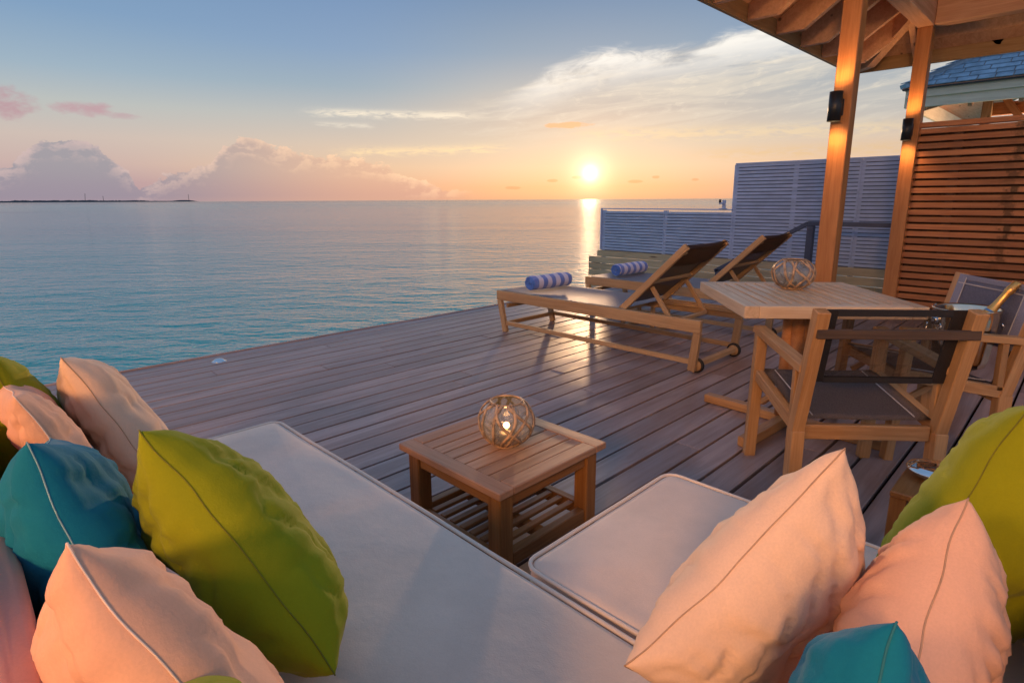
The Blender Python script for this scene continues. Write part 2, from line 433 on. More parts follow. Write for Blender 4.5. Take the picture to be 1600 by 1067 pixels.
def stick(name, p0, p1, wd, th, m, parent=None, up=(0, 0, 1), bev=.003):
    """bar from p0 to p1; th measured along 'up', wd across"""
    p0, p1 = Vector(p0), Vector(p1); d = p1 - p0; l = d.length; d.normalize()
    u = Vector(up); u = u - u.dot(d) * d
    if u.length < 1e-4: u = Vector((1, 0, 0)) - d.x * d
    u.normalize(); s = u.cross(d)
    me = box_mesh(l, wd, th, bev, name, m); o = link(name, me, m, parent)
    M = Matrix((d, s, u)).transposed().to_4x4(); o.matrix_local = Matrix.Translation((p0 + p1) / 2) @ M
    return o
def lathe(name, prof, m, parent=None, seg=32, loc=(0, 0, 0), sx=1., sy=1., smooth=True, close=False):
    bm = bmesh.new(); rings = []
    for r_, z_ in prof:
        rings.append([bm.verts.new((math.cos(2 * math.pi * i / seg) * r_ * sx + loc[0], math.sin(2 * math.pi * i / seg) * r_ * sy + loc[1], z_ + loc[2])) for i in range(seg)])
    for a, b in zip(rings, rings[1:]):
        for i in range(seg): bm.faces.new((a[i], a[(i + 1) % seg], b[(i + 1) % seg], b[i]))
    if close: bm.faces.new(rings[0][::-1]); bm.faces.new(rings[-1])
    else:
        if prof[0][0] < .002: bmesh.ops.remove_doubles(bm, verts=rings[0], dist=.01)
    return from_bm(name, bm, m, parent, smooth)
def tube(name, pts, r_, m, parent=None, seg=8, closed=False, flat=None, upn=None):
    """tube along pts; flat=(w,t) gives a strip lying on a surface with outward normals upn"""
    bm = bmesh.new(); n_ = len(pts); pts = [Vector(p) for p in pts]; rings = []
    for i, p in enumerate(pts):
        a = pts[(i - 1) % n_] if (closed or i) else p; b = pts[(i + 1) % n_] if (closed or i < n_ - 1) else p
        t = (b - a).normalized()
        nrm = Vector(upn[i]) if upn else Vector((0, 0, 1))
        if abs(nrm.dot(t)) > .95: nrm = Vector((1, 0, 0))
        nrm = (nrm - nrm.dot(t) * t).normalized(); s = t.cross(nrm)
        if flat: offs = [s * flat[0] + nrm * 0, nrm * flat[1] + s * flat[0] * .6, nrm * flat[1] - s * flat[0] * .6, -s * flat[0]]
        else: offs = [nrm * math.cos(2 * math.pi * k / seg) * r_ + s * math.sin(2 * math.pi * k / seg) * r_ for k in range(seg)]
        rings.append([bm.verts.new(p + o) for o in offs])
    k_ = len(rings[0])
    for i in range(n_ if closed else n_ - 1):
        a, b = rings[i], rings[(i + 1) % n_]
        for j in range(k_): bm.faces.new((a[j], a[(j + 1) % k_], b[(j + 1) % k_], b[j]))
    if not closed: bm.faces.new(rings[0][::-1]); bm.faces.new(rings[-1])
    return from_bm(name, bm, m, parent, True)
def poly_prism(name, poly, axis_vec, depth, m, parent=None):
    """polygon (3d points, planar) extruded along axis_vec*depth"""
    bm = bmesh.new(); a = [bm.verts.new(Vector(p)) for p in poly]; b = [bm.verts.new(Vector(p) + Vector(axis_vec) * depth) for p in poly]
    bm.faces.new(a[::-1]); bm.faces.new(b)
    for i in range(len(a)): bm.faces.new((a[i], a[(i + 1) % len(a)], b[(i + 1) % len(a)], b[i]))
    return from_bm(name, bm, m, parent)
def copy_tree(o, parent=None):
    c = o.copy(); COL.objects.link(c); c.parent = parent
    for ch in list(o.children): copy_tree(ch, c)
    return c

# ------------------------------------------------------------------ setting: sea, island
SEA = -1.55
bm = bmesh.new()
rings = [0, 20, 80, 300, 1200, 5000, 20000, 45000]; seg = 64; prev = None
for r_ in rings[1:]:
    cur = [bm.verts.new((math.cos(2 * math.pi * i / seg) * r_, math.sin(2 * math.pi * i / seg) * r_, 0)) for i in range(seg)]
    if prev is None: bm.faces.new(cur)
    else:
        for i in range(seg): bm.faces.new((prev[i], cur[i], cur[(i + 1) % seg], prev[(i + 1) % seg]))
    prev = cur
sea = from_bm('sea', bm, sea_m); sea.location = (0, 0, SEA); tag(sea, kind='structure')

def island():
    D = 5200.; bm = bmesh.new(); segs = 150; rows = []
    for k, dd in enumerate((0, 60, 160, 220)):
        row = []
        for i in range(segs + 1):
            t = i / segs; a = R(86.4 - t * 13.4)
            hgt = (9 if t < .72 else 6) * min(1, t * 12 + .1) * min(1, (1 - t) * 16) * (1 if k in (1, 2) else 0)
            tr = (noise.noise(Vector((t * 160, k, 0))) * .5 + .5) * (9 if t < .7 else 3.5) + (noise.noise(Vector((t * 30, k * 3, 2))) * .5 + .5) * 8 * (1 if t < .45 else .4)
            if .84 < t < .97: tr += 6 * math.sin((t - .84) / .13 * math.pi)
            z = (hgt * .6 + tr * (1 if k in (1, 2) else 0)) * min(1, (1 - t) * 30)
            r_ = D + dd; row.append(bm.verts.new((math.cos(a) * r_, math.sin(a) * r_, SEA - .5 + (max(z, 1.0) if k in (1, 2) else 0))))
        rows.append(row)
    for a, b in zip(rows, rows[1:]):
        for i in range(segs): bm.faces.new((a[i], a[i + 1], b[i + 1], b[i]))
    o = from_bm('island', bm, dirt); tag(o, kind='structure')
    for i, (az_, h_, lab) in enumerate(((81.1, 62, 'leaning thin mast at the wide left part of the far island'), (79.9, 44, 'shorter thin mast in the middle of the far island'), (73.9, 58, 'thin mast at the right-hand tip of the far island'))):
        a = R(az_); x, y = math.cos(a) * (D + 60), math.sin(a) * (D + 60)
        m_ = tube('mast', [(x, y, SEA + 1), (x + (6 if i == 0 else 0), y, SEA + h_)], 1.3, dirt); tag(m_, lab, 'mast', 'masts on the far island')
island()

# ------------------------------------------------------------------ deck
deck = empty('deck'); tag(deck, kind='structure')
PITCH = .15; X0, X1 = -4.1, 8.25
row = 0; y = 4.93
while y > -2.2:
    x = X0; first = True
    while x < X1 - .05:
        l = random.choice((2.4, 3.0, 3.6, 4.2)) if not first else random.uniform(1.2, 3.9)
        first = False
        if y > 4.8: l = 4.8
        e = min(x + l, X1)
        if X1 - e < .7: e = X1
        zt = random.uniform(-.0015, .0015); wd = PITCH - random.choice((.013, .014, .016))
        o = box('deck_board', ((x + e) / 2, y, -.014 + zt), (e - x - .003, wd, .028), deck_m, deck, bev=.002)
        o.rotation_euler.x += random.uniform(-.004, .004)
        x = e
    y -= PITCH
box('gap_dark_sheet', ((X0 + X1) / 2, 1.4, -.19), (X1 - X0, 7.1, .012), dark_wood, deck, 0)  # dark sheet added to block light and sea glitter in the board gaps
fas = box('edge_board', ((X0 + X1) / 2, 5.012, -.10), (X1 - X0, .026, .22), deck_m, deck, bev=.003)
for x in [X0 + .3 + i * .6 for i in range(21)]:
    box('joist', (x, 1.4, -.11), (.05, 7.1, .14), dark_wood, deck, 0, axis='Y')
for x in (-1, 1.5, 4, 6.5, 8):
    for y in (4.7, 2, -1.5):
        lathe('pile', [(.12, -3.), (.12, -.19)], timber_green, deck, 16, (x, y, 0), close=True)
# neighbour landing under the fence side, reached by the stairs
# small chrome dome light in the edge board
dl = empty('deck_light', (1.46, 4.80, 0)); tag(dl, 'small round chrome dome fitting set in the outer deck board', 'deck light')
lathe('dome', [(.045, .0), (.043, .008), (.03, .018), (.012, .023), (0.0005, .024)], chrome, dl, 24)
lathe('flange', [(.055, 0), (.055, .004), (.045, .006)], chrome, dl, 24)

# ------------------------------------------------------------------ far louvre fence with timber boards below
FX = 9.0
fence = empty('louvre_fence', (FX, 3, 0)); tag(fence, 'white horizontal louvre fence in two heights standing on timber boards beside the sea', 'fence')
def fpos(x, y, z): return (x - FX, y - 3, z)
p_ = .052
z = .335
while z < 1.755:
    if z < 1.04: y0, y1 = -2.2, 6.62
    else: y0, y1 = -2.2, 4.08
    cuts = [y0, .6, 2.35, 4.08] + ([5.3, 6.62] if y1 > 5 else [])
    for a, b in zip(cuts, cuts[1:]):
        o = box('slat', fpos(FX + random.uniform(-.002, .002), (a + b) / 2, z), (.010, b - a - .004, .040), white_paint, fence, .0015, axis='Y')
        o.rotation_euler.rotate_axis('X', -R(10) + random.uniform(-.015, .015))
        box('gap_shade_slat', fpos(FX + .03, (a + b) / 2, z - p_ / 2), (.008, b - a - .004, .040), gap_shade_paint, fence, 0, axis='Y')  # strips added behind the louvres to darken the gaps
    z += p_
for y_, zt in ((6.6, 1.05), (5.3, 1.05), (4.09, 1.76), (3.2, 1.74), (2.35, 1.74), (1.45, 1.74), (.6, 1.74), (-.6, 1.74), (-2.2, 1.76)):
    box('fence_post', fpos(FX + .045, y_, (zt - .5) / 2), (.06, .07, zt + .5), white_paint, fence, .003, axis='Z')
box('top_rail', fpos(FX + .01, 5.36, 1.075), (.05, 2.52, .018), white_paint, fence, .003, axis='Y')
box('top_rail', fpos(FX + .01, .94, 1.77), (.05, 6.32, .022), white_paint, fence, .003, axis='Y')
box('end_cap', fpos(FX - .002, 6.635, .70), (.05, .022, .77), white_paint, fence, .003, axis='Z')
for i in range(9):
    z = .24 - i * .125
    box('timber_board', fpos(FX + .01 + random.uniform(-.003, .003), (6.72 if i < 1 else 6.92) / 2 - 1.1, z), (.035, (6.72 if i < 1 else 6.92) + 2.2, .117), timber_green, fence, .004, axis='Y')
box('backing_post', fpos(FX + .08, 6.8, -.4), (.1, .12, 1.1), timber_green, fence, .004, axis='Z')
fl = empty('fence_bracket', (FX - .02, 4.22, 1.085)); tag(fl, 'small white bracket on top of the low louvre fence where the tall part begins', 'bracket')
box('plate', (0, .02, .07), (.03, .05, .14), white_paint, fl, .003); box('arm', (-.03, .05, .09), (.03, .07, .03), white_paint, fl, .003)
box('foot', (0, .03, .006), (.06, .12, .012), white_paint, fl, .002); lathe('socket', [(.018, 0), (.018, .05)], black_metal, fl, 12, (-.04, .07, .10), close=True)

# stair handrail
hr = empty('stair_handrail', (8.0, 2.64, 0)); tag(hr, 'slate blue metal handrail with square post behind the patio roof post', 'handrail')
box('post', (0, -.05, .45), (.09, .075, .90), rail_paint, hr, .004, axis='Z')
stick('rail', (0, -.012, .93), (0, -2.6, .93), .07, .055, rail_paint, hr)
stick('sloping_rail', (0, -.01, .93), (0, 1.2, .22), .07, .05, rail_paint, hr)
box('post', (0, -2.5, .45), (.07, .07, .90), rail_paint, hr, .004, axis='Z')
box('post', (0, 1.15, -.45), (.07, .07, 1.40), rail_paint, hr, .004, axis='Z')
steps = empty('steps', (8.3, 3.2, 0)); tag(steps, kind='structure')
for i in range(7): box('step', (.32, .1 + i * .28, -.1 - i * .2), (.6, .26, .035), deck_m, steps, .003)

# ------------------------------------------------------------------ patio roof (pavilion): posts, beams, rafters
roof = empty('patio_roof', (5, 1.5, 0)); tag(roof, 'timber patio roof on two square posts with exposed rafters over the deck', 'roof')
RO = Vector((5, 1.5, 0))
def rp(x, y, z): return (x - 5, y - 1.5, z)
W_ = .132
box('post', rp(5.0 + W_ / 2, 1.43 + W_ / 2, 1.45), (W_, W_, 2.90), post_wood, roof, .006, axis='Z')
box('post', rp(7.28 + W_ / 2, 1.43 + W_ / 2, 1.45), (W_, W_, 2.90), post_wood, roof, .006, axis='Z')
box('ring_beam', rp((7.42 + 3.6) / 2, 1.495, 3.03), (3.82, W_ + .012, .26), beam_wood, roof, .006)
box('ring_beam', rp(7.346, (1.42 - 3.0) / 2, 3.03), (W_ + .012, 4.42, .255), beam_wood, roof, .006, axis='Y')
CX, CY, EZ = 7.94, 2.28, 2.665
TP = math.tan(R(35))
# fascias
stick('fascia', rp(3.6, CY + .018, EZ + .125), rp(CX + .035, CY + .018, EZ + .125), .034, .25, eave_wood, roof)
stick('fascia', rp(CX + .018, CY - .002, EZ + .125), rp(CX + .018, -3.0, EZ + .125), .034, .248, eave_wood, roof)
def rafter_poly(n0, n1):   # (distance inwards, z): flat-cut tail then pitch
    z0 = EZ + .012
    return [(0.0, z0), (.235, z0), (.235 + n1, z0 + n1 * TP), (.235 + n1, z0 + n1 * TP + .20), (0.0, z0 + .12)]
def rafter(along, side, length=1.55):
    P_ = rafter_poly(0, length)
    if side == 'Y': pts = [rp(along - .025, CY - .002 - d, z) for d, z in P_]; v = (1, 0, 0)
    else: pts = [rp(CX - .002 - d, along - .025, z) for d, z in P_]; v = (0, 1, 0)
    return poly_prism('rafter', pts, v, .055, beam_wood, roof)
for i in range(16):
    x = 7.43 - i * .6
    if x > 3.65: rafter(x, 'Y')
for y_ in (1.62, .42, -.25, -.85, -1.45, -2.05): rafter(y_, 'X')
# hip rafter
d45 = Vector((-1, -1, 0)).normalized(); pp = []
for d, z in [(0.03, EZ + .008), (.33, EZ + .008), (2.5, EZ + .008 + (2.5 - .33) * TP / 1.414), (2.5, EZ + .19 + (2.5 - .33) * TP / 1.414), (0.03, EZ + .11)]:
    q = Vector((CX, CY, 0)) + d45 * d; pp.append(rp(q.x - .03, q.y + .03, z))
poly_prism('hip_rafter', pp, Vector((1, -1, 0)).normalized(), .085, beam_wood, roof)
# boards laid over the rafters (seen from below), one by one
def zdeck(d): return EZ - .09 + .06 + max(0, d) * TP + .0
for k in range(13):
    d0, d1 = k * .125, k * .125 + .121
    za = EZ + .0 + d0 * TP * .0
    zz = lambda d: EZ + .012 + .12 + d * ((.235 * 0 + 1.785 * 0 + (1.55 * TP + .20 - .12)) / 1.785) + .004
    a, b = zz(d0), zz(d1)
    poly_prism('soffit_board', [rp(3.6, CY - d0, a), rp(3.6, CY - d1, b), rp(3.6, CY - d1, b + .016), rp(3.6, CY - d0, a + .016)], (1, 0, 0), CX - (d0 + d1) / 2 - 3.6, beam_wood, roof)
    poly_prism('soffit_board', [rp(CX - d0, -3.0, a), rp(CX - d1, -3.0, b), rp(CX - d1, -3.0, b + .016), rp(CX - d0, -3.0, a + .016)], (0, 1, 0), CY - (d0 + d1) / 2 + 3.0, beam_wood, roof)
poly_prism('rake_board', [rp(3.57, CY, EZ), rp(3.57, CY - 2.6, EZ + 2.6 * TP * .95), rp(3.57, CY - 2.6, EZ + .25 + 2.6 * TP * .95), rp(3.57, CY, EZ + .25)], (1, 0, 0), .03, eave_wood, roof)
bm = bmesh.new(); bmesh.ops.create_circle(bm, cap_ends=True, segments=18, radius=1)
for v in bm.verts: a = math.atan2(v.co.y, v.co.x); q = 1 + .3 * math.sin(3 * a + 1); v.co = Vector((0, v.co.x * .055 * q, v.co.y * .028 * q + v.co.x * .02))
bmesh.ops.solidify(bm, geom=list(bm.faces), thickness=.003)
kn = from_bm('knot', bm, black_metal, roof); kn.location = rp(CX - .003, 1.0, EZ + .135)
# roof covering above
def quadslab(name, pts, th, m, parent):
    bm = bmesh.new(); a = [bm.verts.new(Vector(p)) for p in pts]; b = [bm.verts.new(Vector(p) + Vector((0, 0, th))) for p in pts]
    bm.faces.new(a[::-1]); bm.faces.new(b)
    for i in range(len(a)): bm.faces.new((a[i], a[(i + 1) % len(a)], b[(i + 1) % len(a)], b[i]))
    return from_bm(name, bm, m, parent)
zt = lambda d: EZ + .255 + d * TP * .95
quadslab('roof_covering', [rp(3.6, CY + .06, zt(-.06) + .0), rp(CX + .06, CY + .06, zt(-.06)), rp(CX - 2.6, CY - 2.6, zt(2.6)), rp(3.6, CY - 2.6, zt(2.6))], .05, slate, roof)
quadslab('roof_covering', [rp(CX + .06, CY + .06, zt(-.06)), rp(CX + .06, -3.0, zt(-.06)), rp(CX - 2.6, -3.0, zt(2.6)), rp(CX - 2.6, CY - 2.6, zt(2.6))], .05, slate, roof)
quadslab('roof_covering', [rp(3.6, CY - 2.6, zt(2.6)), rp(CX - 2.6, CY - 2.6, zt(2.6)), rp(CX - 2.6, -3.0, zt(2.6)), rp(3.6, -3.0, zt(2.6))], .05, slate, roof)

# ------------------------------------------------------------------ wall sconces on the posts (lit, up and down)
def sconce(x, y, z, label, e=1.0):
    s = empty('wall_sconce', (x, y, z)); tag(s, label, 'wall lamp', 'cylinder lamps on the roof posts')
    lathe('cylinder', [(.043, -.105), (.046, -.105), (.046, .105), (.043, .105)], black_metal, s, 32)
    lathe('lens', [(.0005, 0), (.0425, 0)], lamp_glow, s, 24, (0, 0, -.085)); lathe('lens', [(.0005, 0), (.0425, 0)], lamp_glow, s, 24, (0, 0, .085))
    box('bracket', (.055, 0, 0), (.03, .05, .09), black_metal, s, .003); box('back_plate', (.0745, 0, 0), (.010, .075, .12), black_metal, s, .003)
    for sg in (-1, 1):
        l = bpy.data.lights.new('lamp', 'SPOT'); l.energy = 9 * e; l.color = (1, .50, .18); l.spot_size = R(130); l.spot_blend = .9; l.shadow_soft_size = .03
        lo = bpy.data.objects.new('lamp', l); COL.objects.link(lo); lo.parent = s; lo.location = (-.01, 0, sg * .112)
        if sg > 0: lo.rotation_euler = (math.pi, 0, 0)
sconce(4.92, 1.515, 1.915, 'black cylinder wall lamp on the nearer patio post')
sconce(7.20, 1.515, 1.925, 'black cylinder wall lamp on the farther post beside the cedar screen')

# ------------------------------------------------------------------ cedar screen
SX = 7.36
scr = empty('cedar_screen', (SX, 1.4, 0)); tag(scr, 'tall red cedar screen of horizontal slats to the right of the farther post', 'screen')
def sp(x, y, z): return (x - SX, y - 1.4, z)
box('frame_post', sp(SX - .02, 1.505, .97), (.115, .065, 1.94), cedar, scr, .004, axis='Z')
box('frame_rail', sp(SX - .02, -.35, 1.965), (.10, 3.78, .05), cedar, scr, .004, axis='Y')
z = 1.905
while z > .03:
    for a, b in ((-.0, 1.47), (-2.2, -.004)):
        o = box('slat', sp(SX - .028 + random.uniform(-.002, .002), (a + b) / 2, z + random.uniform(-.0015, .0015)), (.02, b - a, .052), cedar_stain if a > -.1 else cedar, scr, .002, axis='Y')
    z -= .0735
for y_ in (.02, 1.1, -1.2): box('upright', sp(SX + .005, y_, .96), (.04, .08, 1.90), dark_wood, scr, .003, axis='Z')
for k in range(9):
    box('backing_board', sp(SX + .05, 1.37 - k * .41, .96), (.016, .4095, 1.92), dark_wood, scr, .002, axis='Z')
for k in range(6):
    pass

# ------------------------------------------------------------------ neighbouring villa roof
NV = empty('neighbour_villa', (12, 2.63, 0)); tag(NV, 'neighbouring villa with blue-grey shingled hip roof above the cedar screen', 'villa')
def npz(x, y, z): return (x - 12, y - 2.63, z)
NE = 3.02
TN = math.tan(R(31.5))
box('fascia', npz(12.02, -.95, 2.94), (.05, 7.1, .13), pale_fascia, NV, .004, axis='Y')
box('fascia', npz(12.05, -.97, 2.80), (.05, 7.05, .16), pale_fascia, NV, .004, axis='Y')
box('fascia', npz(15.6, 2.60, 2.87), (7.1, .05, .28), pale_fascia, NV, .004)
box('drip_edge', npz(11.985, -.92, 3.012), (.09, 7.16, .022), black_metal, NV, .002, axis='Y')
# sheathing
quadslab('roof_deck', [npz(11.96, 2.67, NE), npz(11.96, -4.5, NE), npz(11.96 + 3, -4.5, NE + 3 * TN), npz(11.96 + 3, -.33, NE + 3 * TN)], .012, beam_wood, NV)
quadslab('roof_deck', [npz(11.96, 2.67, NE), npz(14.96, -.33, NE + 3 * TN), npz(19, -.33, NE + 3 * TN), npz(19, 2.67, NE)], .012, beam_wood, NV)
cs, sn = math.cos(R(31.5)), math.sin(R(31.5)); EX = .17
cnt = 0
for k in range(17):
    s0 = k * EX; xa = 11.95 + s0 * cs; za = NE + .018 + s0 * sn; ylim = 2.66 - s0 * cs
    yy = -3.4 + (k % 2) * .13 - random.uniform(0, .1)
    while yy < ylim - .03:
        wd = random.choice((.22, .27, .33, .37)); ye = min(yy + wd, ylim)
        if ye - yy > .05:
            c = Vector((xa + EX * .55 * cs, (yy + ye) / 2, za + EX * .55 * sn + .006))
            me = box_mesh(EX * 1.12, round(ye - yy, 2) - .013, .012, .0, 'shingle', slate)
            o = link('shingle', me, slate, NV); o.matrix_local = Matrix.Translation(npz(*c)) @ Matrix.Rotation(-R(31.5) + .075, 4, 'Y'); cnt += 1
        yy = ye
hipv = Vector((1, -1, TN)).normalized()
stick('hip_board', npz(*(Vector((11.97, 2.66, NE + .045)))), npz(*(Vector((11.97, 2.66, NE + .045)) + hipv * 3.7)), .15, .07, slate, NV)
for k in range(14):
    p0 = Vector((11.95, 2.68, NE + .075)) + hipv * (k * .26 + .05); p1 = p0 + hipv * .29 - Vector((0, 0, .012))
    stick('hip_cap', npz(*(p0 + Vector((0, 0, .014)))), npz(*p1), .21, .014, slate, NV)
# soffit planks, beam, posts, braces below
for k in range(44):
    o = stick('soffit_plank', npz(12.08 + .0, 2.5 - k * .16, 2.80), npz(13.6, 2.5 - k * .16, 2.80 + 1.35 * .50), .15, .016, beam_wood, NV)
for k in range(9): stick('rafter_tail', npz(12.1, 2.35 - k * .62, 2.72), npz(13.5, 2.35 - k * .62, 2.72 + .74), .06, .11, beam_wood, NV)
stick('hip_rafter', npz(12.1, 2.5, 2.70), npz(13.6, 1.0, 3.3), .09, .14, beam_wood, NV)
box('beam', npz(13.1, -1.2, 2.70), (.14, 5.6, .2), post_wood, NV, .004, axis='Y')
box('post', npz(12.9, 1.60, 1.2), (.15, .13, 3.6), eave_wood, NV, .004, axis='Z')
box('post', npz(12.9, -2.2, 1.2), (.15, .13, 3.6), post_wood, NV, .004, axis='Z')
stick('brace', npz(12.98, 1.45, 2.95), npz(12.98, .95, 2.2), .10, .12, post_wood, NV, up=(1, 0, 0))
nl = bpy.data.lights.new('added_villa_lamp', 'POINT'); nl.energy = 130; nl.color = (1, .6, .35); nl.shadow_soft_size = .1  # unseen lamp with globe, bracket and post, added to light the soffit
nlo = bpy.data.objects.new('added_villa_lamp', nl); COL.objects.link(nlo); nlo.parent = NV; nlo.location = npz(13.9, .9, 1.7)
lathe('added_lamp_globe', [(.0005, -.09), (.06, -.07), (.085, 0), (.06, .07), (.0005, .09)], globe_m, NV, 20, npz(14.1, .9, 1.7))
box('added_lamp_bracket', npz(14.2, .9, 1.7), (.12, .05, .05), black_metal, NV, .003); box('added_lamp_post', npz(14.3, .9, .9), (.1, .1, 2.4), eave_wood, NV, .004, axis='Z')
box('wall', npz(15.5, -2., .9), (.2, 6.5, 3.9), white_plaster, NV, .0)

# ------------------------------------------------------------------ own house wall behind the terrace; two unseen lamps added for warm light
hw = empty('house_wall', (-4.2, .5, 0)); tag(hw, 'plastered villa wall behind the seating corner', 'wall')
box('wall_panel', (-.1, 0, 1.7), (.2, 7.0, 3.4), white_plaster, hw, 0)
for i in range(3): box('window_frame', (.02, -2.2 + i * 2.0, 1.05), (.05, .07, 2.1), dark_wood, hw, .004, axis='Z')
def added_globe_lamp(y, label, e):
    s = empty('added_globe_lamp', (-4.1, y, 2.95)); tag(s, label, 'wall lamp', 'opal globe lamps added out of view')
    box('back_plate', (-.085, 0, -.02), (.03, .1, .2), black_metal, s, .004); 
    bm = bmesh.new(); bmesh.ops.create_uvsphere(bm, u_segments=24, v_segments=14, radius=.16)
    from_bm('globe', bm, globe_m, s, True).location = (.10, 0, 0)
    l = bpy.data.lights.new('lamp', 'POINT'); l.energy = e; l.color = (1, .50, .20); l.shadow_soft_size = .34
    lo = bpy.data.objects.new('lamp', l); COL.objects.link(lo); lo.parent = s; lo.location = (.42, 0, -.05)
added_globe_lamp(-1.5, 'unseen opal globe lamp added for warm light behind the short sofa', 400)
added_globe_lamp(1.3, 'unseen opal globe lamp added for warm light behind the long daybed', 150)

# ------------------------------------------------------------------ rounded cushion block
def cushion(name, x0, x1, y0, y1, z0, z1, m, parent, r_=.035, crown=.012, n_=26, seed=0, rc=.04):
    bm = bmesh.new(); lx, ly = (x1 - x0) / 2, (y1 - y0) / 2; cx_, cy_ = (x0 + x1) / 2, (y0 + y1) / 2
    nx = max(8, int(lx * 2 / .035)); ny = max(8, int(ly * 2 / .035))
    def outline(inset, z):
        pts = []; rr = max(rc - inset, .008); ax, ay = lx - inset - rr, ly - inset - rr
        for (sx, sy, a0) in ((1, 1, 0), (-1, 1, 90), (-1, -1, 180), (1, -1, 270)):
            for k in range(5):
                a = R(a0 + k * 22.5); pts.append((sx * ax + math.cos(a) * rr, sy * ay + math.sin(a) * rr))
        # densify straights
        out_ = []
        for i in range(len(pts)):
            p, q = Vector(pts[i]), Vector(pts[(i + 1) % len(pts)]); d = (q - p).length
            k = 12 if (i % 5) == 4 else 1
            for j in range(k): out_.append(p.lerp(q, j / k))
        return [(p.x + cx_, p.y + cy_, z) for p in out_]
    def disp(p, amt):
        v = Vector(p); k = noise.noise(Vector((v.x * 3.1 + seed, v.y * 3.1, v.z * 3))) * amt + noise.noise(Vector((v.x * 9 + seed, v.y * 9, 5))) * amt * .35
        return k
    levels = [(.02, z0), (.0, z0 + .02), (-.004, (z0 + z1) / 2), (.0, z1 - .022), (.004, z1 - .010), (.012, z1 - .003), (.026, z1)]
    rs = []
    for ins, z in levels: rs.append([bm.verts.new((p[0], p[1], p[2] + disp(p, .004))) for p in outline(ins, z)])
    for a, b in zip(rs, rs[1:]):
        for i in range(len(a)): bm.faces.new((a[i], a[(i + 1) % len(a)], b[(i + 1) % len(a)], b[i]))
    bm.faces.new(rs[0][::-1])
    last = rs[-1]
    for t in (.06, .14, .26, .42, .6, .8, .97):
        ring = []
        for v in last_outer(rs[-1], cx_, cy_, t):
            hgt = crown * (1 - (1 - t) ** 2)
            ring.append(bm.verts.new((v[0], v[1], z1 + hgt + disp((v[0], v[1], 0), .007))))
        for i in range(len(ring)): bm.faces.new((last[i], last[(i + 1) % len(ring)], ring[(i + 1) % len(ring)], ring[i]))
        last = ring
    bm.faces.new(last)
    o = from_bm(name, bm, m, parent, True)
    for zz, ins in (((z1 - .006, -.002), (z0 + .012, -.001)) if name == 'seat_cushion' else ()):
        pts = outline(ins, zz); pts = [(p[0], p[1], p[2] + disp(p, .004)) for p in pts]
        tube('piping', pts, .0055, c_piping, o, 6, closed=True)
    return o
def last_outer(ring, cx_, cy_, t):
    return [(v.co.x + (cx_ - v.co.x) * t, v.co.y + (cy_ - v.co.y) * t) for v in ring]

# ------------------------------------------------------------------ daybed (long) and short sofa
db = empty('daybed', (.42, 1.0, 0)); tag(db, 'long ivory cushioned daybed running towards the sea along the left', 'daybed')
cushion('seat_cushion', .045 - .42, .835 - .42, -.75 - 1, 2.14 - 1, .285, .42, c_seat, db, seed=2)
BACK = cushion('back_cushion', -.17 - .42, .015 - .42, -.3 - 1, 2.05 - 1, .425, .80, c_back, db, seed=5, rc=.04)
for s_ in (-.40, .36): box('side_rail', (s_, -.3, .24), (.04, 2.84, .08), teak_brown, db, .004, axis='Y')
for s_ in (-1.68, 1.08): box('end_rail', (-.02, s_, .24), (.72, .04, .078), teak_brown, db, .004)
for x_ in (-.40, .36):
    for y_ in (-1.66, 1.06, -.3): box('leg', (x_ * .985, y_, .10), (.06, .06, .20), teak_brown, db, .004, axis='Z')
for i in range(14): box('slat', (-.02, -1.5 + i * .19, .272), (.74, .07, .018), teak_brown, db, .002)
box('back_frame', (-.62, -.15, .50), (.03, 2.5, .60), teak_brown, db, .004, axis='Y')
ss = empty('short_sofa', (1.2, .35, 0)); tag(ss, 'short ivory seat section at right angles to the daybed', 'sofa')
cushion('seat_cushion', 0.862 - 1.2, 1.515 - 1.2, -.10 - .35, .832 - .35, .285, .42, c_seat, ss, seed=9, crown=.016)
for s_ in (-.30, .29): box('side_rail', (s_, .0, .24), (.04, .90, .08), teak_brown, ss, .004, axis='Y')
for s_ in (-.44, .44): box('end_rail', (0, s_, .24), (.56, .04, .078), teak_brown, ss, .004)
for x_ in (-.30, .29):
    for y_ in (-.43, .43): box('leg', (x_, y_, .10), (.055, .055, .20), teak_brown, ss, .004, axis='Z')
for i in range(5): box('slat', (0, -.36 + i * .18, .272), (.60, .07, .018), teak_brown, ss, .002)
box('back_frame', (.0, -.50, .42), (1.3, .035, .76), dark_wood, ss, .004)
box('arm_panel', (.46, -.42, .45), (.30, .06, .70), dark_wood, ss, .004)

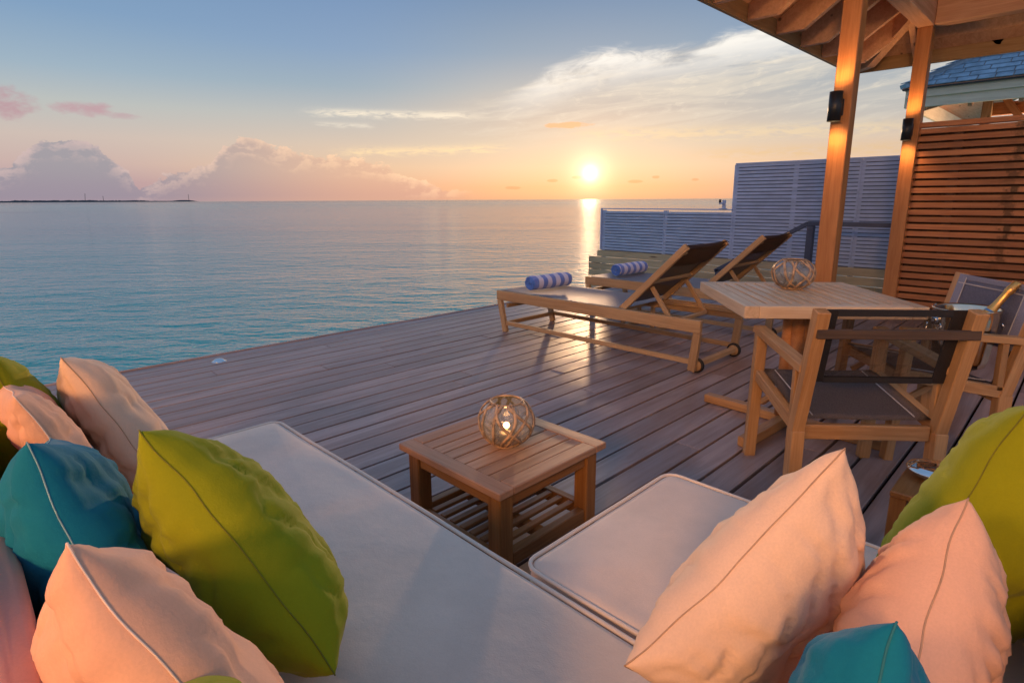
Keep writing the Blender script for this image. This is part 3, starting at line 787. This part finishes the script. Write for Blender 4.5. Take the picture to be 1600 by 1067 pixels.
# ------------------------------------------------------------------ pillows
def rotv(v):
    th = v.length; return Matrix.Rotation(th, 3, v.normalized())
def pillow(par, m, label, seed, pipe=None):
    s, t = par[6], par[7]; Mx = rotv(Vector(par[:3])).to_4x4(); Mx.translation = Vector(par[3:6])
    N = 56; k = .07; bm = bmesh.new(); grid = {}
    rnd = random.Random(seed)
    def surf(a, b, sg):
        x = s * a * (1 - k * (1 - b * b)); y = s * b * (1 - k * (1 - a * a))
        base = max(0, (1 - a ** 4) * (1 - b ** 4)) ** .5 * (1 - .125 * (a * a + b * b))
        # folds that start at the seam and die out towards the middle
        ex, ey = 1 - abs(a), 1 - abs(b)
        fa = (noise.noise(Vector((b * 8.5 + seed, 3 * (a > 0) + sg, seed * .7 + a * .8))) + .5 * noise.noise(Vector((b * 17 + seed, sg, a)))) * math.exp(-ex * 2.3) * min(1, ex * 4.5)
        fb = (noise.noise(Vector((a * 8.5 + seed * 2, 7 * (b > 0) + sg, seed * .3 + b * .8))) + .5 * noise.noise(Vector((a * 17 + seed, sg, b)))) * math.exp(-ey * 2.3) * min(1, ey * 4.5)
        ca, cb = (1 if a > 0 else -1) - a, (1 if b > 0 else -1) - b
        th_ = math.atan2(cb, ca) if (ca or cb) else 0; rd = math.hypot(ca, cb)
        fc = math.sin(th_ * 7 + noise.noise(Vector((seed, a * 3, b * 3))) * 4) * math.exp(-rd * 2.4) * min(1, rd * 5)
        low = noise.noise(Vector((a * 1.7 + seed, b * 1.7, sg * 2 + seed))) * .018 * base
        cr = abs(noise.noise(Vector((a * 3.1 + b * 1.6 + seed * 3, b * 2.2 - a * .8, sg + 4.)))); cr = -max(0, .16 - cr) * .07 * base
        z = t * base + (fa + fb) * .0115 * s / .22 + fc * .0035 * base + low + cr
        if base < 1e-6: z = 0
        wv = (noise.noise(Vector((a * 2.3 + seed, b * 2.3, 9.)))) * .007
        return Vector((x, y, sg * max(z, 0.0) + wv * (1 if True else 0)))
    for sg in (1, -1):
        for i in range(N + 1):
            for j in range(N + 1):
                a = math.sin((2 * i / N - 1) * math.pi / 2); b = math.sin((2 * j / N - 1) * math.pi / 2)
                a = .55 * a + .45 * (2 * i / N - 1); b = .55 * b + .45 * (2 * j / N - 1)
                if sg == -1 and (i in (0, N) or j in (0, N)): grid[(sg, i, j)] = grid[(1, i, j)]; continue
                grid[(sg, i, j)] = bm.verts.new(Mx @ surf(a, b, sg))
        for i in range(N):
            for j in range(N):
                f = (grid[(sg, i, j)], grid[(sg, i + 1, j)], grid[(sg, i + 1, j + 1)], grid[(sg, i, j + 1)])
                bm.faces.new(f if sg == 1 else f[::-1])
    me = bpy.data.meshes.new('pillow'); bm.to_mesh(me)
    me.polygons.foreach_set('use_smooth', [True] * len(me.polygons))
    o = link('pillow', me, m); tag(o, label, 'pillow')
    # keep the origin at the pillow itself
    inv = Matrix.Translation(-Vector(par[3:6])); me.transform(inv); o.location = par[3:6]
    edge = [grid[(1, i, 0)].co.copy() for i in range(N)] + [grid[(1, N, j)].co.copy() for j in range(N)] + \
           [grid[(1, i, N)].co.copy() for i in range(N, 0, -1)] + [grid[(1, 0, j)].co.copy() for j in range(N, 0, -1)]
    bm.free(); c0 = Vector(par[3:6]); edge = [e - c0 for e in edge]
    tube('seam', edge, .0011, pipe or m, o, 5, closed=True)
    return o
def dark(col): return plain('seam_thread', col, .9)
st_g = dark((.17, .17, .01)); st_p = dark((.50, .30, .19)); st_t = dark((.02, .16, .20)); st_pl = dark((.86, .66, .56)); st_tl = dark((.25, .42, .46))
PIL = {
 'p1': ([0.873, 1.2047, 1.4246, 0.0524, 1.8497, 0.6711, 0.2479, 0.1023], c_green, 'lime green pillow at the far left edge, behind the others on the daybed', st_g),
 'p2': ([0.8448, 1.0029, 1.3408, 0.1412, 1.5883, 0.6548, 0.2413, 0.0523], c_peach, 'peach pillow squeezed between the far lime pillow and the teal pillow', st_pl),
 'p3': ([0.7728, 0.9504, 1.1323, 0.2789, 1.7574, 0.6594, 0.2267, 0.0773], c_cream, 'cream-peach pillow standing upright nearest the sea on the daybed', st_p),
 'p4': ([0.8997, 1.1569, 0.9737, 0.1007, 1.0719, 0.6763, 0.217, 0.0835], c_teal, 'teal pillow on the daybed at the left, behind a peach one', st_tl),
 'p5': ([0.5697, 1.0055, 0.7686, 0.2942, 0.9285, 0.6752, 0.2133, 0.0981], c_green, 'large lime green pillow in front, tilted on the daybed seat', st_g),
 'p6': ([0.5391, 1.2016, 0.9888, 0.1183, 0.6446, 0.6895, 0.2145, 0.0743], c_peach, 'peach pillow at the bottom left corner in front of the teal pillow', st_pl),
 'p8': ([1.8025, 0.6279, -0.79, 0.809, 0.2755, 0.6448, 0.2035, 0.0831], c_cream, 'large cream pillow standing on the short sofa seat, right of the gap', st_p),
 'p9': ([1.8842, -0.3019, -0.4314, 1.2766, 0.0132, 0.6842, 0.2535, 0.1126], c_green, 'lime green pillow at the right edge below the dining chair', st_g),
 'p10': ([1.5144, 0.867, -0.7197, 0.8488, 0.0949, 0.6115, 0.1851, 0.0902], c_peach, 'pink-peach pillow between the cream pillow and the lime one at the right', st_p),
 'p11': ([1.611, 0.5999, -0.5081, 0.5577, 0.1033, 0.6358, 0.1847, 0.0735], c_teal, 'teal pillow peeking in at the bottom edge on the right', st_t),
}
for i, (k_, (par, m_, lab, sm_)) in enumerate(PIL.items()): pillow(par, m_, lab, 11 + i * 3.7, sm_)
# green tip at the bottom: a pillow lying just below the frame
pillow([0.5391, 1.2016, 0.9888, 0.136, 0.455, 0.684, 0.18, 0.06], c_green, 'lime green pillow of which only the tip shows at the bottom left', 77.7, st_g)

# ------------------------------------------------------------------ coffee table
ct = empty('coffee_table', (1.33, 1.39, 0)); tag(ct, 'low square teak coffee table with slatted top and slatted shelf', 'coffee table')
TX, TY, TZ = .265, .262, .40
for s_ in (-1, 1):
    box('top_border', (s_ * (TX - .03), 0, TZ - .0125), (.06, TY * 2, .025), teak_table, ct, .003, axis='Y')
    box('top_border', (0, s_ * (TY - .03), TZ - .0125), (TX * 2 - .121, .06, .025), teak_table, ct, .003)
n_ = 7; sw = (TY * 2 - .12) / n_
for i in range(n_): box('top_slat', (0, -TY + .06 + sw * (i + .5), TZ - .0135), (TX * 2 - .122, sw - .006, .022), teak_table, ct, .002)
for sx in (-1, 1):
    for sy in (-1, 1): box('leg', (sx * (TX - .052), sy * (TY - .052), (TZ - .026) / 2), (.058, .058, TZ - .026), teak_brown, ct, .004, axis='Z')
for s_ in (-1, 1):
    box('apron', (s_ * (TX - .042), 0, TZ - .053), (.022, TY * 2 - .164, .052), teak_brown, ct, .003, axis='Y')
    box('apron', (0, s_ * (TY - .042), TZ - .053), (TX * 2 - .164, .022, .052), teak_brown, ct, .003)
    box('shelf_rail', (s_ * (TX - .045), 0, .13), (.034, TY * 2 - .164, .05), teak_brown, ct, .003, axis='Y')
    box('shelf_rail', (0, s_ * (TY - .045), .13), (TX * 2 - .164, .034, .05), teak_brown, ct, .003)
for i in range(7): box('shelf_slat', (0, -TY + .105 + i * .0525, .147), (TX * 2 - .13, .026, .014), teak_brown, ct, .002)
box('shelf_bearer', (0, 0, .125), (.04, TY * 2 - .13, .028), teak_brown, ct, .002, axis='Y')

# ------------------------------------------------------------------ lantern: glass globe in woven cane
def lantern(x, y, z, r_, hs, label, seed, lit=True):
    s = empty('lantern', (x, y, z)); tag(s, label, 'lantern', 'cane-wrapped glass lanterns')
    def pr(rr): 
        out_ = []
        for k in range(19):
            a = -68 + k * (68 + 56) / 18
            out_.append((math.cos(R(a)) * rr, math.sin(R(a)) * rr * hs + r_ * hs * .95))
        return out_
    o_ = pr(r_); i_ = pr(r_ - .004)[::-1]
    lathe('glass_globe', [(.0005, o_[0][1])] + o_ + i_ + [(.0005, i_[-1][1] + .001)], glass, s, 40)
    lathe('foot', [(r_ * .50, 0), (r_ * .52, .012), (r_ * .36, .016)], wicker, s, 24)
    rd = random.Random(seed)
    def sphpt(la, lo, k=1.006): return Vector((math.cos(la) * math.cos(lo) * r_ * k, math.cos(la) * math.sin(lo) * r_ * k, math.sin(la) * r_ * hs * k + r_ * hs * .95))
    top, bot = R(55), R(-62)
    for i in range(17):
        lo = i / 17 * 2 * math.pi + rd.uniform(-.2, .2); sp_ = (1 if i % 2 else -1) * rd.uniform(.6, 1.7)
        pts, ns = [], []
        for k in range(15):
            t = k / 14; la = top + (bot - top) * t; q = sphpt(la, lo + sp_ * t + .12 * math.sin(t * 6 + i))
            pts.append(q); ns.append((q - Vector((0, 0, r_ * hs * .95))).normalized())
        tube('cane_strip', pts, .002, wicker, s, 6, flat=(r_ * .060, .0034), upn=ns)
    for la, wd in ((R(56), .005), (R(-60), .005)):
        pts = [sphpt(la, k / 36 * 2 * math.pi) for k in range(36)]
        tube('cane_ring', pts, .0035, wicker, s, 6, closed=True)
    cz = o_[0][1] + .003
    lathe('candle', [(.0005, 0), (.026, 0), (.026, .035), (.0005, .033)], candle_wax, s, 20, (0, 0, cz))
    if not lit: return
    lathe('flame', [(.0005, 0), (.004, .005), (.0035, .011), (.0005, .020)], flame_m, s, 12, (0, 0, cz + .036))
    l = bpy.data.lights.new('candle_light', 'POINT'); l.energy = .13; l.color = (1, .5, .18); l.shadow_soft_size = .012
    lo = bpy.data.objects.new('candle_light', l); COL.objects.link(lo); lo.parent = s; lo.location = (0, 0, cz + .062)
lantern(1.335, 1.375, .402, .099, .90, 'round glass lantern wrapped in cane strips on the low coffee table', 3)
lantern(3.40, 1.17, .752, .112, .80, 'flattened cane-wrapped glass lantern on the square dining table', 5, False)

# ------------------------------------------------------------------ dining table
dt = empty('dining_table', (3.27, 1.085, 0), R(41.3)); tag(dt, 'square teak dining table with slatted top on a single column', 'dining table')
HS, TZ = .42, .75
for s_ in (-1, 1):
    box('top_border', (0, s_ * (HS - .035), TZ - .03), (HS * 2, .07, .06), lit_top_teak, dt, .003)
    box('top_border', (s_ * (HS - .035), 0, TZ - .03), (.07, HS * 2 - .141, .06), lit_top_teak, dt, .003, axis='Y')
n_ = 12; sw = (HS * 2 - .14) / n_
for i in range(n_): box('top_slat', (0, -HS + .07 + sw * (i + .5), TZ - .0125), (HS * 2 - .142, sw - .015, .022), lit_top_teak, dt, .002)
box('bearer', (0, 0, TZ - .05), (.06, .70, .04), teak_brown, dt, .003, axis='Y')
for a_ in (0, 90):
    c_ = math.cos(R(a_)); s2 = math.sin(R(a_))
    for sg in (-1, 1):
        o = lathe('column_stave', [(.034, .05), (.034, TZ - .062)], post_wood, dt, 16, (0, 0, 0), close=True); o.location = (sg * c_ * .034 - sg * s2 * .0, sg * s2 * .034, 0); o.rotation_euler = (0, 0, 0)
# cross base lies on the diagonals
b1 = box('foot_bar', (0, 0, .028), (1.0, .06, .05), teak, dt, .004, rz=R(45)); b2 = box('foot_bar', (0, 0, .030), (1.0, .06, .052), teak, dt, .004, rz=R(-45))

# ------------------------------------------------------------------ dining chairs
def make_chair(label, dark_):
    c = empty('dining_chair'); tag(c, label, 'chair', 'teak director chairs at the dining table')
    hw_ = .275; th = .048
    for s_ in (1, -1):
        y_ = s_ * hw_
        stick('front_leg', (.255, y_, 0), (.225, y_, .625), .05, .042, teak, c, up=(1, 0, 0))
        stick('rear_leg', (-.245, y_, 0), (-.235, y_, .335), .05, .062, teak, c, up=(1, 0, 0))
        stick('back_post', (-.232, y_, .325), (-.345, y_, .845), .048, .052, teak, c, up=(1, 0, 0))
        stick('arm_support', (-.205, y_, .36), (-.20, y_, .60), .034, .03, teak, c, up=(1, 0, 0))
        stick('arm_rest', (.262, y_, .642), (-.275, y_, .600), .056, .034, teak, c)
        stick('side_rail', (.215, y_, .425), (-.215, y_, .352), .034, .055, teak, c)
        stick('corner_brace', (.19, y_ * .93, .30), (.06, y_ * .93, .385), .02, .03, teak, c)
    stick('front_rail', (.205, -hw_ + .03, .405), (.205, hw_ - .03, .405), .03, .05, teak, c)
    stick('rear_rail', (-.225, -hw_ + .03, .325), (-.225, hw_ - .03, .325), .028, .062, teak, c)
    stick('back_slat', (-.350, -hw_ - .015, .758), (-.350, hw_ + .015, .758), .018, .036, walnut if dark_ else teak, c)
    # seat sling, slightly sagging, with hems
    def sheet(name, x_of, z_of, n1, y0, y1, m, sag, parent, th_=.003):
        bm = bmesh.new(); rows = []
        for i in range(n1 + 1):
            t = i / n1; r2 = []
            for j in range(11):
                u = j / 10; r2.append(bm.verts.new((x_of(t), y0 + (y1 - y0) * u, z_of(t) - sag * 4 * u * (1 - u) * math.sin(math.pi * (.15 + .7 * t)))))
            rows.append(r2)
        for a, b in zip(rows, rows[1:]):
            for j in range(10): bm.faces.new((a[j], a[j + 1], b[j + 1], b[j]))
        res = bmesh.ops.solidify(bm, geom=list(bm.faces), thickness=th_)
        return from_bm(name, bm, m, parent, True)
    seat = sheet('seat', lambda t: .235 - .455 * t, lambda t: .452 - .072 * t, 8, -hw_ + .02, hw_ - .02, sling_seat, .012, c)
    for s_ in (1, -1): stick('seat_stitching', (.22, s_ * (hw_ - .075), .4500), (-.2, s_ * (hw_ - .075), .384), .003, .002, stitch, seat)
    bx = lambda z: -.232 - (z - .325) / .52 * .113 + .022
    back = sheet('backrest', lambda t: bx(.84 - .29 * t), lambda t: .84 - .29 * t, 8, -hw_ + .02, hw_ - .02, sling_dark if dark_ else sling_pale, 0., c)
    hm = sling_hem if dark_ else sling_pale
    for s_ in (1, -1): stick('side_hem', (bx(.845) + .002, s_ * (hw_ - .045), .845), (bx(.545) + .002, s_ * (hw_ - .045), .545), .052, .007, hm, back, up=(1, 0, 0), bev=.001)
    for z_ in (.832, .556): stick('cross_hem', (bx(z_) + .002, -hw_ + .07, z_), (bx(z_) + .002, hw_ - .07, z_), .008, .026, hm, back, bev=.001)
    if not dark_:
        for s_ in (1, -1): stick('back_stitching', (bx(.84) + .005, s_ * (hw_ - .075), .84), (bx(.55) + .005, s_ * (hw_ - .075), .55), .002, .005, stitch, back, up=(0, 1, 0), bev=0)
        stick('back_stitching', (bx(.80) + .005, -hw_ + .03, .80), (bx(.80) + .005, hw_ - .03, .80), .002, .005, stitch, back, bev=0)
    return c
ch1 = make_chair('teak armchair with dark mesh back, seen from behind at the near side of the table', True)
ch1.location = (2.715, .69, 0); ch1.rotation_euler = (0, 0, math.atan2(.66, .75))
ch2 = make_chair('teak armchair with pale grey sling back holding the champagne bucket', False)
nf = Vector((3.145, .562, 0)); A_ = Vector((.75, .66, 0)).normalized(); B_ = Vector((.66, -.75, 0)).normalized()
ch2.location = nf + A_ * .275 + B_ * .25; ch2.rotation_euler = (0, 0, math.atan2(-B_.y, -B_.x))

# ------------------------------------------------------------------ champagne bucket and bottle on the second chair
bc_ = nf + A_ * .155 + B_ * .37
bk = empty('champagne_bucket', (bc_.x, bc_.y, .432), math.atan2(-.705, .7086)); tag(bk, 'polished oval steel champagne bucket standing on the pale grey chair', 'ice bucket')
outp = [(.0005, .0), (.105, .0), (.122, .008), (.135, .04), (.147, .14), (.155, .25), (.158, .285), (.164, .29), (.160, .296), (.152, .288), (.145, .14), (.125, .03), (.0005, .022)]
reflection_tint_steel = plain('steel_with_reflection_tint', (.86, .70, .50), .13, 1., var=.03)  # orange reflections on the steel put into its tint
ves = lathe('vessel', outp, reflection_tint_steel, bk, 96, sx=.92, sy=.76)
for v in ves.data.vertices:
    a = math.atan2(v.co.y, v.co.x); q = 1 - .035 * (.5 + .5 * math.cos(a * 12)) * min(1, max(0, (.27 - v.co.z) / .05)) * min(1, v.co.z / .03); v.co.x *= q; v.co.y *= q  # flutes added to the shape to break reflections into stripes
for s_ in (-1, 1):
    lathe('handle_boss', [(.018, -.02), (.018, .02)], chrome, bk, 16, (s_ * .146, 0, .235), close=True)
    pts = [(s_ * (.154 + .012 * math.sin(a)) , math.cos(a) * .045, .20 - .05 * math.sin(a) * 1.0) for a in [math.pi * k / 12 - .3 for k in range(16)]]
    tube('ring_handle', pts, .006, chrome, bk, 8)
bo = empty('champagne_bottle', (bc_.x - B_.x * .04, bc_.y - B_.y * .04, .50)); bo.scale = (1.1, 1.1, 1.1); tag(bo, 'champagne bottle with gold foil neck leaning out of the steel bucket', 'bottle')
bo.rotation_euler = (0, 0, 0)
lathe('body', [(.0005, 0), (.040, .0), (.044, .012), (.044, .13), (.040, .165), (.028, .20), (.0175, .235)], green_glass, bo, 32)
lathe('foil', [(.030, .195), (.0285, .203), (.0195, .238), (.016, .27), (.0155, .325), (.0185, .332), (.0185, .350), (.0165, .358), (.0175, .38), (.012, .385), (.0005, .386)], gold_foil, bo, 32)
lathe('neck_label', [(.0255, .213), (.0215, .232)], plain('neck_label', (.08, .25, .55), .4), bo, 32)
lean = B_ * .23 - A_ * .03 + Vector((0, 0, .36))
bo.rotation_mode = 'QUATERNION'; bo.rotation_quaternion = lean.to_track_quat('Z', 'Y')

# ------------------------------------------------------------------ sun loungers
def make_lounger(label):
    L = empty('sun_lounger'); tag(L, label, 'sun lounger', 'teak sun loungers on the deck')
    # local: x 0..0.73 across, y 0 (head) .. 2.13 (foot)
    W2, LN, H = .73, 2.13, .40
    for x_ in (.02, W2 - .02):
        stick('side_rail', (x_, .02, H - .048), (x_, LN, H - .048), .038, .092, lounger_wood, L)
        stick('leg', (x_, LN - .03, H - .094), (x_, LN - .105, 0), .038, .052, lounger_wood, L, up=(0, 1, 0))
        stick('leg', (x_, .045, H - .094), (x_, .075, .018), .038, .058, lounger_wood, L, up=(0, 1, 0))
        stick('stretcher', (x_, LN - .12, .09), (x_, .095, .085), .03, .038, lounger_wood, L)
    stick('cross_rail', (.04, LN - .02, H - .045), (W2 - .04, LN - .02, H - .045), .03, .075, lounger_wood, L)
    stick('cross_rail', (.04, .9, H - .07), (W2 - .04, .9, H - .07), .05, .03, lounger_wood, L)
    stick('cross_stretcher', (.04, LN - .115, .09), (W2 - .04, LN - .115, .09), .03, .036, lounger_wood, L)
    stick('cross_rail', (.04, LN - .105, .255), (W2 - .04, LN - .105, .255), .026, .036, lounger_wood, L)
    ax = stick('axle', (.06, .055, .062), (W2 - .06, .055, .062), .045, .035, lounger_wood, L)
    for x_ in (.058, W2 - .058):
        wh = empty('wheel', (x_, .055, .056), 0, L)
        for nm_, prf, mt in (('tyre', [(.042, -.014), (.052, -.014), (.056, -.008), (.056, .008), (.052, .014), (.042, .014), (.042, -.014)], rubber), ('rim', [(.0005, -.012), (.042, -.012), (.042, .012), (.0005, .012)], lounger_wood)):
            o = lathe(nm_, prf, mt, wh, 28); o.rotation_euler = (0, R(90), 0)
    # seat sling
    def sling(name, p0, p1, x0, x1, m, sag, par):
        bm = bmesh.new(); rows = []; p0, p1 = Vector(p0), Vector(p1)
        for i in range(13):
            t = i / 12; q = p0.lerp(p1, t); r2 = []
            for j in range(9):
                u = j / 8; r2.append(bm.verts.new((x0 + (x1 - x0) * u, q.y, q.z - sag * 4 * u * (1 - u) * (.3 + .7 * math.sin(math.pi * t)))))
            rows.append(r2)
        for a, b in zip(rows, rows[1:]):
            for j in range(8): bm.faces.new((a[j], a[j + 1], b[j + 1], b[j]))
        bmesh.ops.solidify(bm, geom=list(bm.faces), thickness=.003)
        return from_bm(name, bm, m, par, True)
    sling('seat', (0, LN - .03, H + .001), (0, .70, H + .001), .03, W2 - .03, sling_grey, .012, L)
    # raised back
    hy, hz, ty, tz = .70, H + .012, .185, H + .515
    for x_ in (.055, W2 - .055): stick('back_frame', (x_, hy + .03, hz - .03), (x_, ty, tz), .034, .05, lounger_wood, L, up=(0, 1, 1))
    stick('back_rail', (.073, ty + .04, tz - .045), (W2 - .073, ty + .04, tz - .045), .026, .04, lounger_wood, L, up=(0, 1, 1))
    stick('back_rail', (.073, ty + .28, tz - .285), (W2 - .073, ty + .28, tz - .285), .03, .024, lounger_wood, L, up=(0, 1, 1))
    bk_ = sling('backrest', (0, hy + .01, hz + .02), (0, ty - .012, tz + .012), .045, W2 - .045, sling_brown, .02, L)
    # wrap pocket at the top
    sling('head_pocket', (0, ty + .125, tz - .150), (0, ty - .008, tz - .012), .05, W2 - .05, sling_brown, .05, L)
    # props
    for x_ in (.10, W2 - .10): stick('prop', (x_, ty + .30, tz - .33), (x_, .30, H - .065), .022, .034, lounger_wood, L, up=(0, 1, 0))
    stick('prop_bar', (.09, .30, H - .062), (W2 - .09, .30, H - .062), .03, .026, lounger_wood, L)
    for x_ in (.055, W2 - .055): stick('ratchet_rail', (x_, .06, H - .03), (x_, .86, H - .03), .028, .03, lounger_wood, L)
    return L
l1 = make_lounger('teak sun lounger with raised brown back, nearer to the dining table'); l1.location = (3.765, 1.87, 0)
l2 = copy_tree(l1); l2['label'] = 'teak sun lounger with raised back, farther one next to the louvre fence'; l2.location = (5.16, 1.885, 0)

def towel(x0, y0, x1, y1, z, r_, label):
    d = Vector((x1 - x0, y1 - y0, 0)); L_ = d.length
    t = empty('rolled_towel', ((x0 + x1) / 2, (y0 + y1) / 2, z)); t.rotation_euler = (0, 0, math.atan2(d.y, d.x)); tag(t, label, 'towel', 'rolled towels on the loungers')
    bm = bmesh.new(); seg = 40; rs = []; n_ = 30
    for i in range(n_ + 1):
        u = i / n_; x = (u - .5) * L_; e = min(u, 1 - u); rr = r_ * (1 - .10 * max(0, 1 - e / .03)) 
        ring = []
        for k in range(seg):
            a = 2 * math.pi * k / seg; q = rr * (1 + noise.noise(Vector((x * 9, math.cos(a) * 1.5, math.sin(a) * 1.5))) * .07) 
            if 2.0 < a < 2.3: q *= .96
            ring.append(bm.verts.new((x, math.cos(a) * q, max(math.sin(a) * q * .94 + r_, .002))))
        rs.append(ring)
    for a, b in zip(rs, rs[1:]):
        for k in range(seg): bm.faces.new((a[k], a[(k + 1) % seg], b[(k + 1) % seg], b[k]))
    from_bm('roll', bm, towel_m, t, True)
    # spiral ends
    for s_ in (-1, 1):
        pts = []
        for k in range(120):
            a = k / 120 * 5.2 * 2 * math.pi; q = r_ * .1 + (r_ * .84) * k / 120
            pts.append((s_ * (L_ / 2 - .001 + .002 * math.sin(k)), math.cos(a) * q, math.sin(a) * q * .94 + r_))
        tube('end_spiral', pts, r_ * .085, towel_end, t, 6)
towel(3.92, 3.70, 4.42, 3.66, .405, .072, 'rolled blue and white striped towel on the nearer lounger')
towel(5.34, 3.72, 5.86, 3.70, .405, .070, 'rolled blue and white striped towel on the farther lounger')

# low side table between the loungers
sd_ = empty('side_table', (4.86, 3.02, 0)); tag(sd_, 'small low teak side table between the two sun loungers', 'side table')
for i in range(5): box('top_slat', (0, -.15 + i * .075, .30), (.34, .07, .02), lounger_wood, sd_, .002)
for s_ in (-1, 1):
    box('top_rail', (s_ * .14, 0, .275), (.03, .36, .03), lounger_wood, sd_, .002, axis='Y')
    box('foot_runner', (0, s_ * .165, .018), (.34, .035, .035), lounger_wood, sd_, .002)
    for t_ in (-1, 1): box('leg', (s_ * .14, t_ * .165, .148), (.035, .034, .222), lounger_wood, sd_, .002, axis='Z')

# ------------------------------------------------------------------ little stool with a steel dish, behind the right pillows
stl = empty('wooden_stool', (2.16, .20, 0)); tag(stl, 'small teak side stool mostly hidden by the lime pillow at the right', 'stool')
for i in range(4): box('top_slat', (0, -.105 + i * .07, .34), (.30, .066, .02), teak_brown, stl, .003)
for sx in (-1, 1):
    for sy in (-1, 1): box('leg', (sx * .12, sy * .115, .165), (.045, .045, .33), teak_brown, stl, .003, axis='Z')
    box('apron', (sx * .12, 0, .31), (.02, .18, .04), teak_brown, stl, .002, axis='Y'); box('apron', (0, sx * .115, .31), (.19, .02, .04), teak_brown, stl, .002)
dsh = empty('steel_dish', (2.20, .255, .351)); tag(dsh, 'shiny domed steel dish on the small stool below the dining chair', 'dish')
lathe('bowl', [(.0005, 0), (.035, .0), (.065, .012), (.078, .028), (.076, .036), (.05, .046), (.0005, .052)], chrome, dsh, 36)
lathe('rim', [(.076, .026), (.081, .030), (.076, .034)], chrome, dsh, 36)
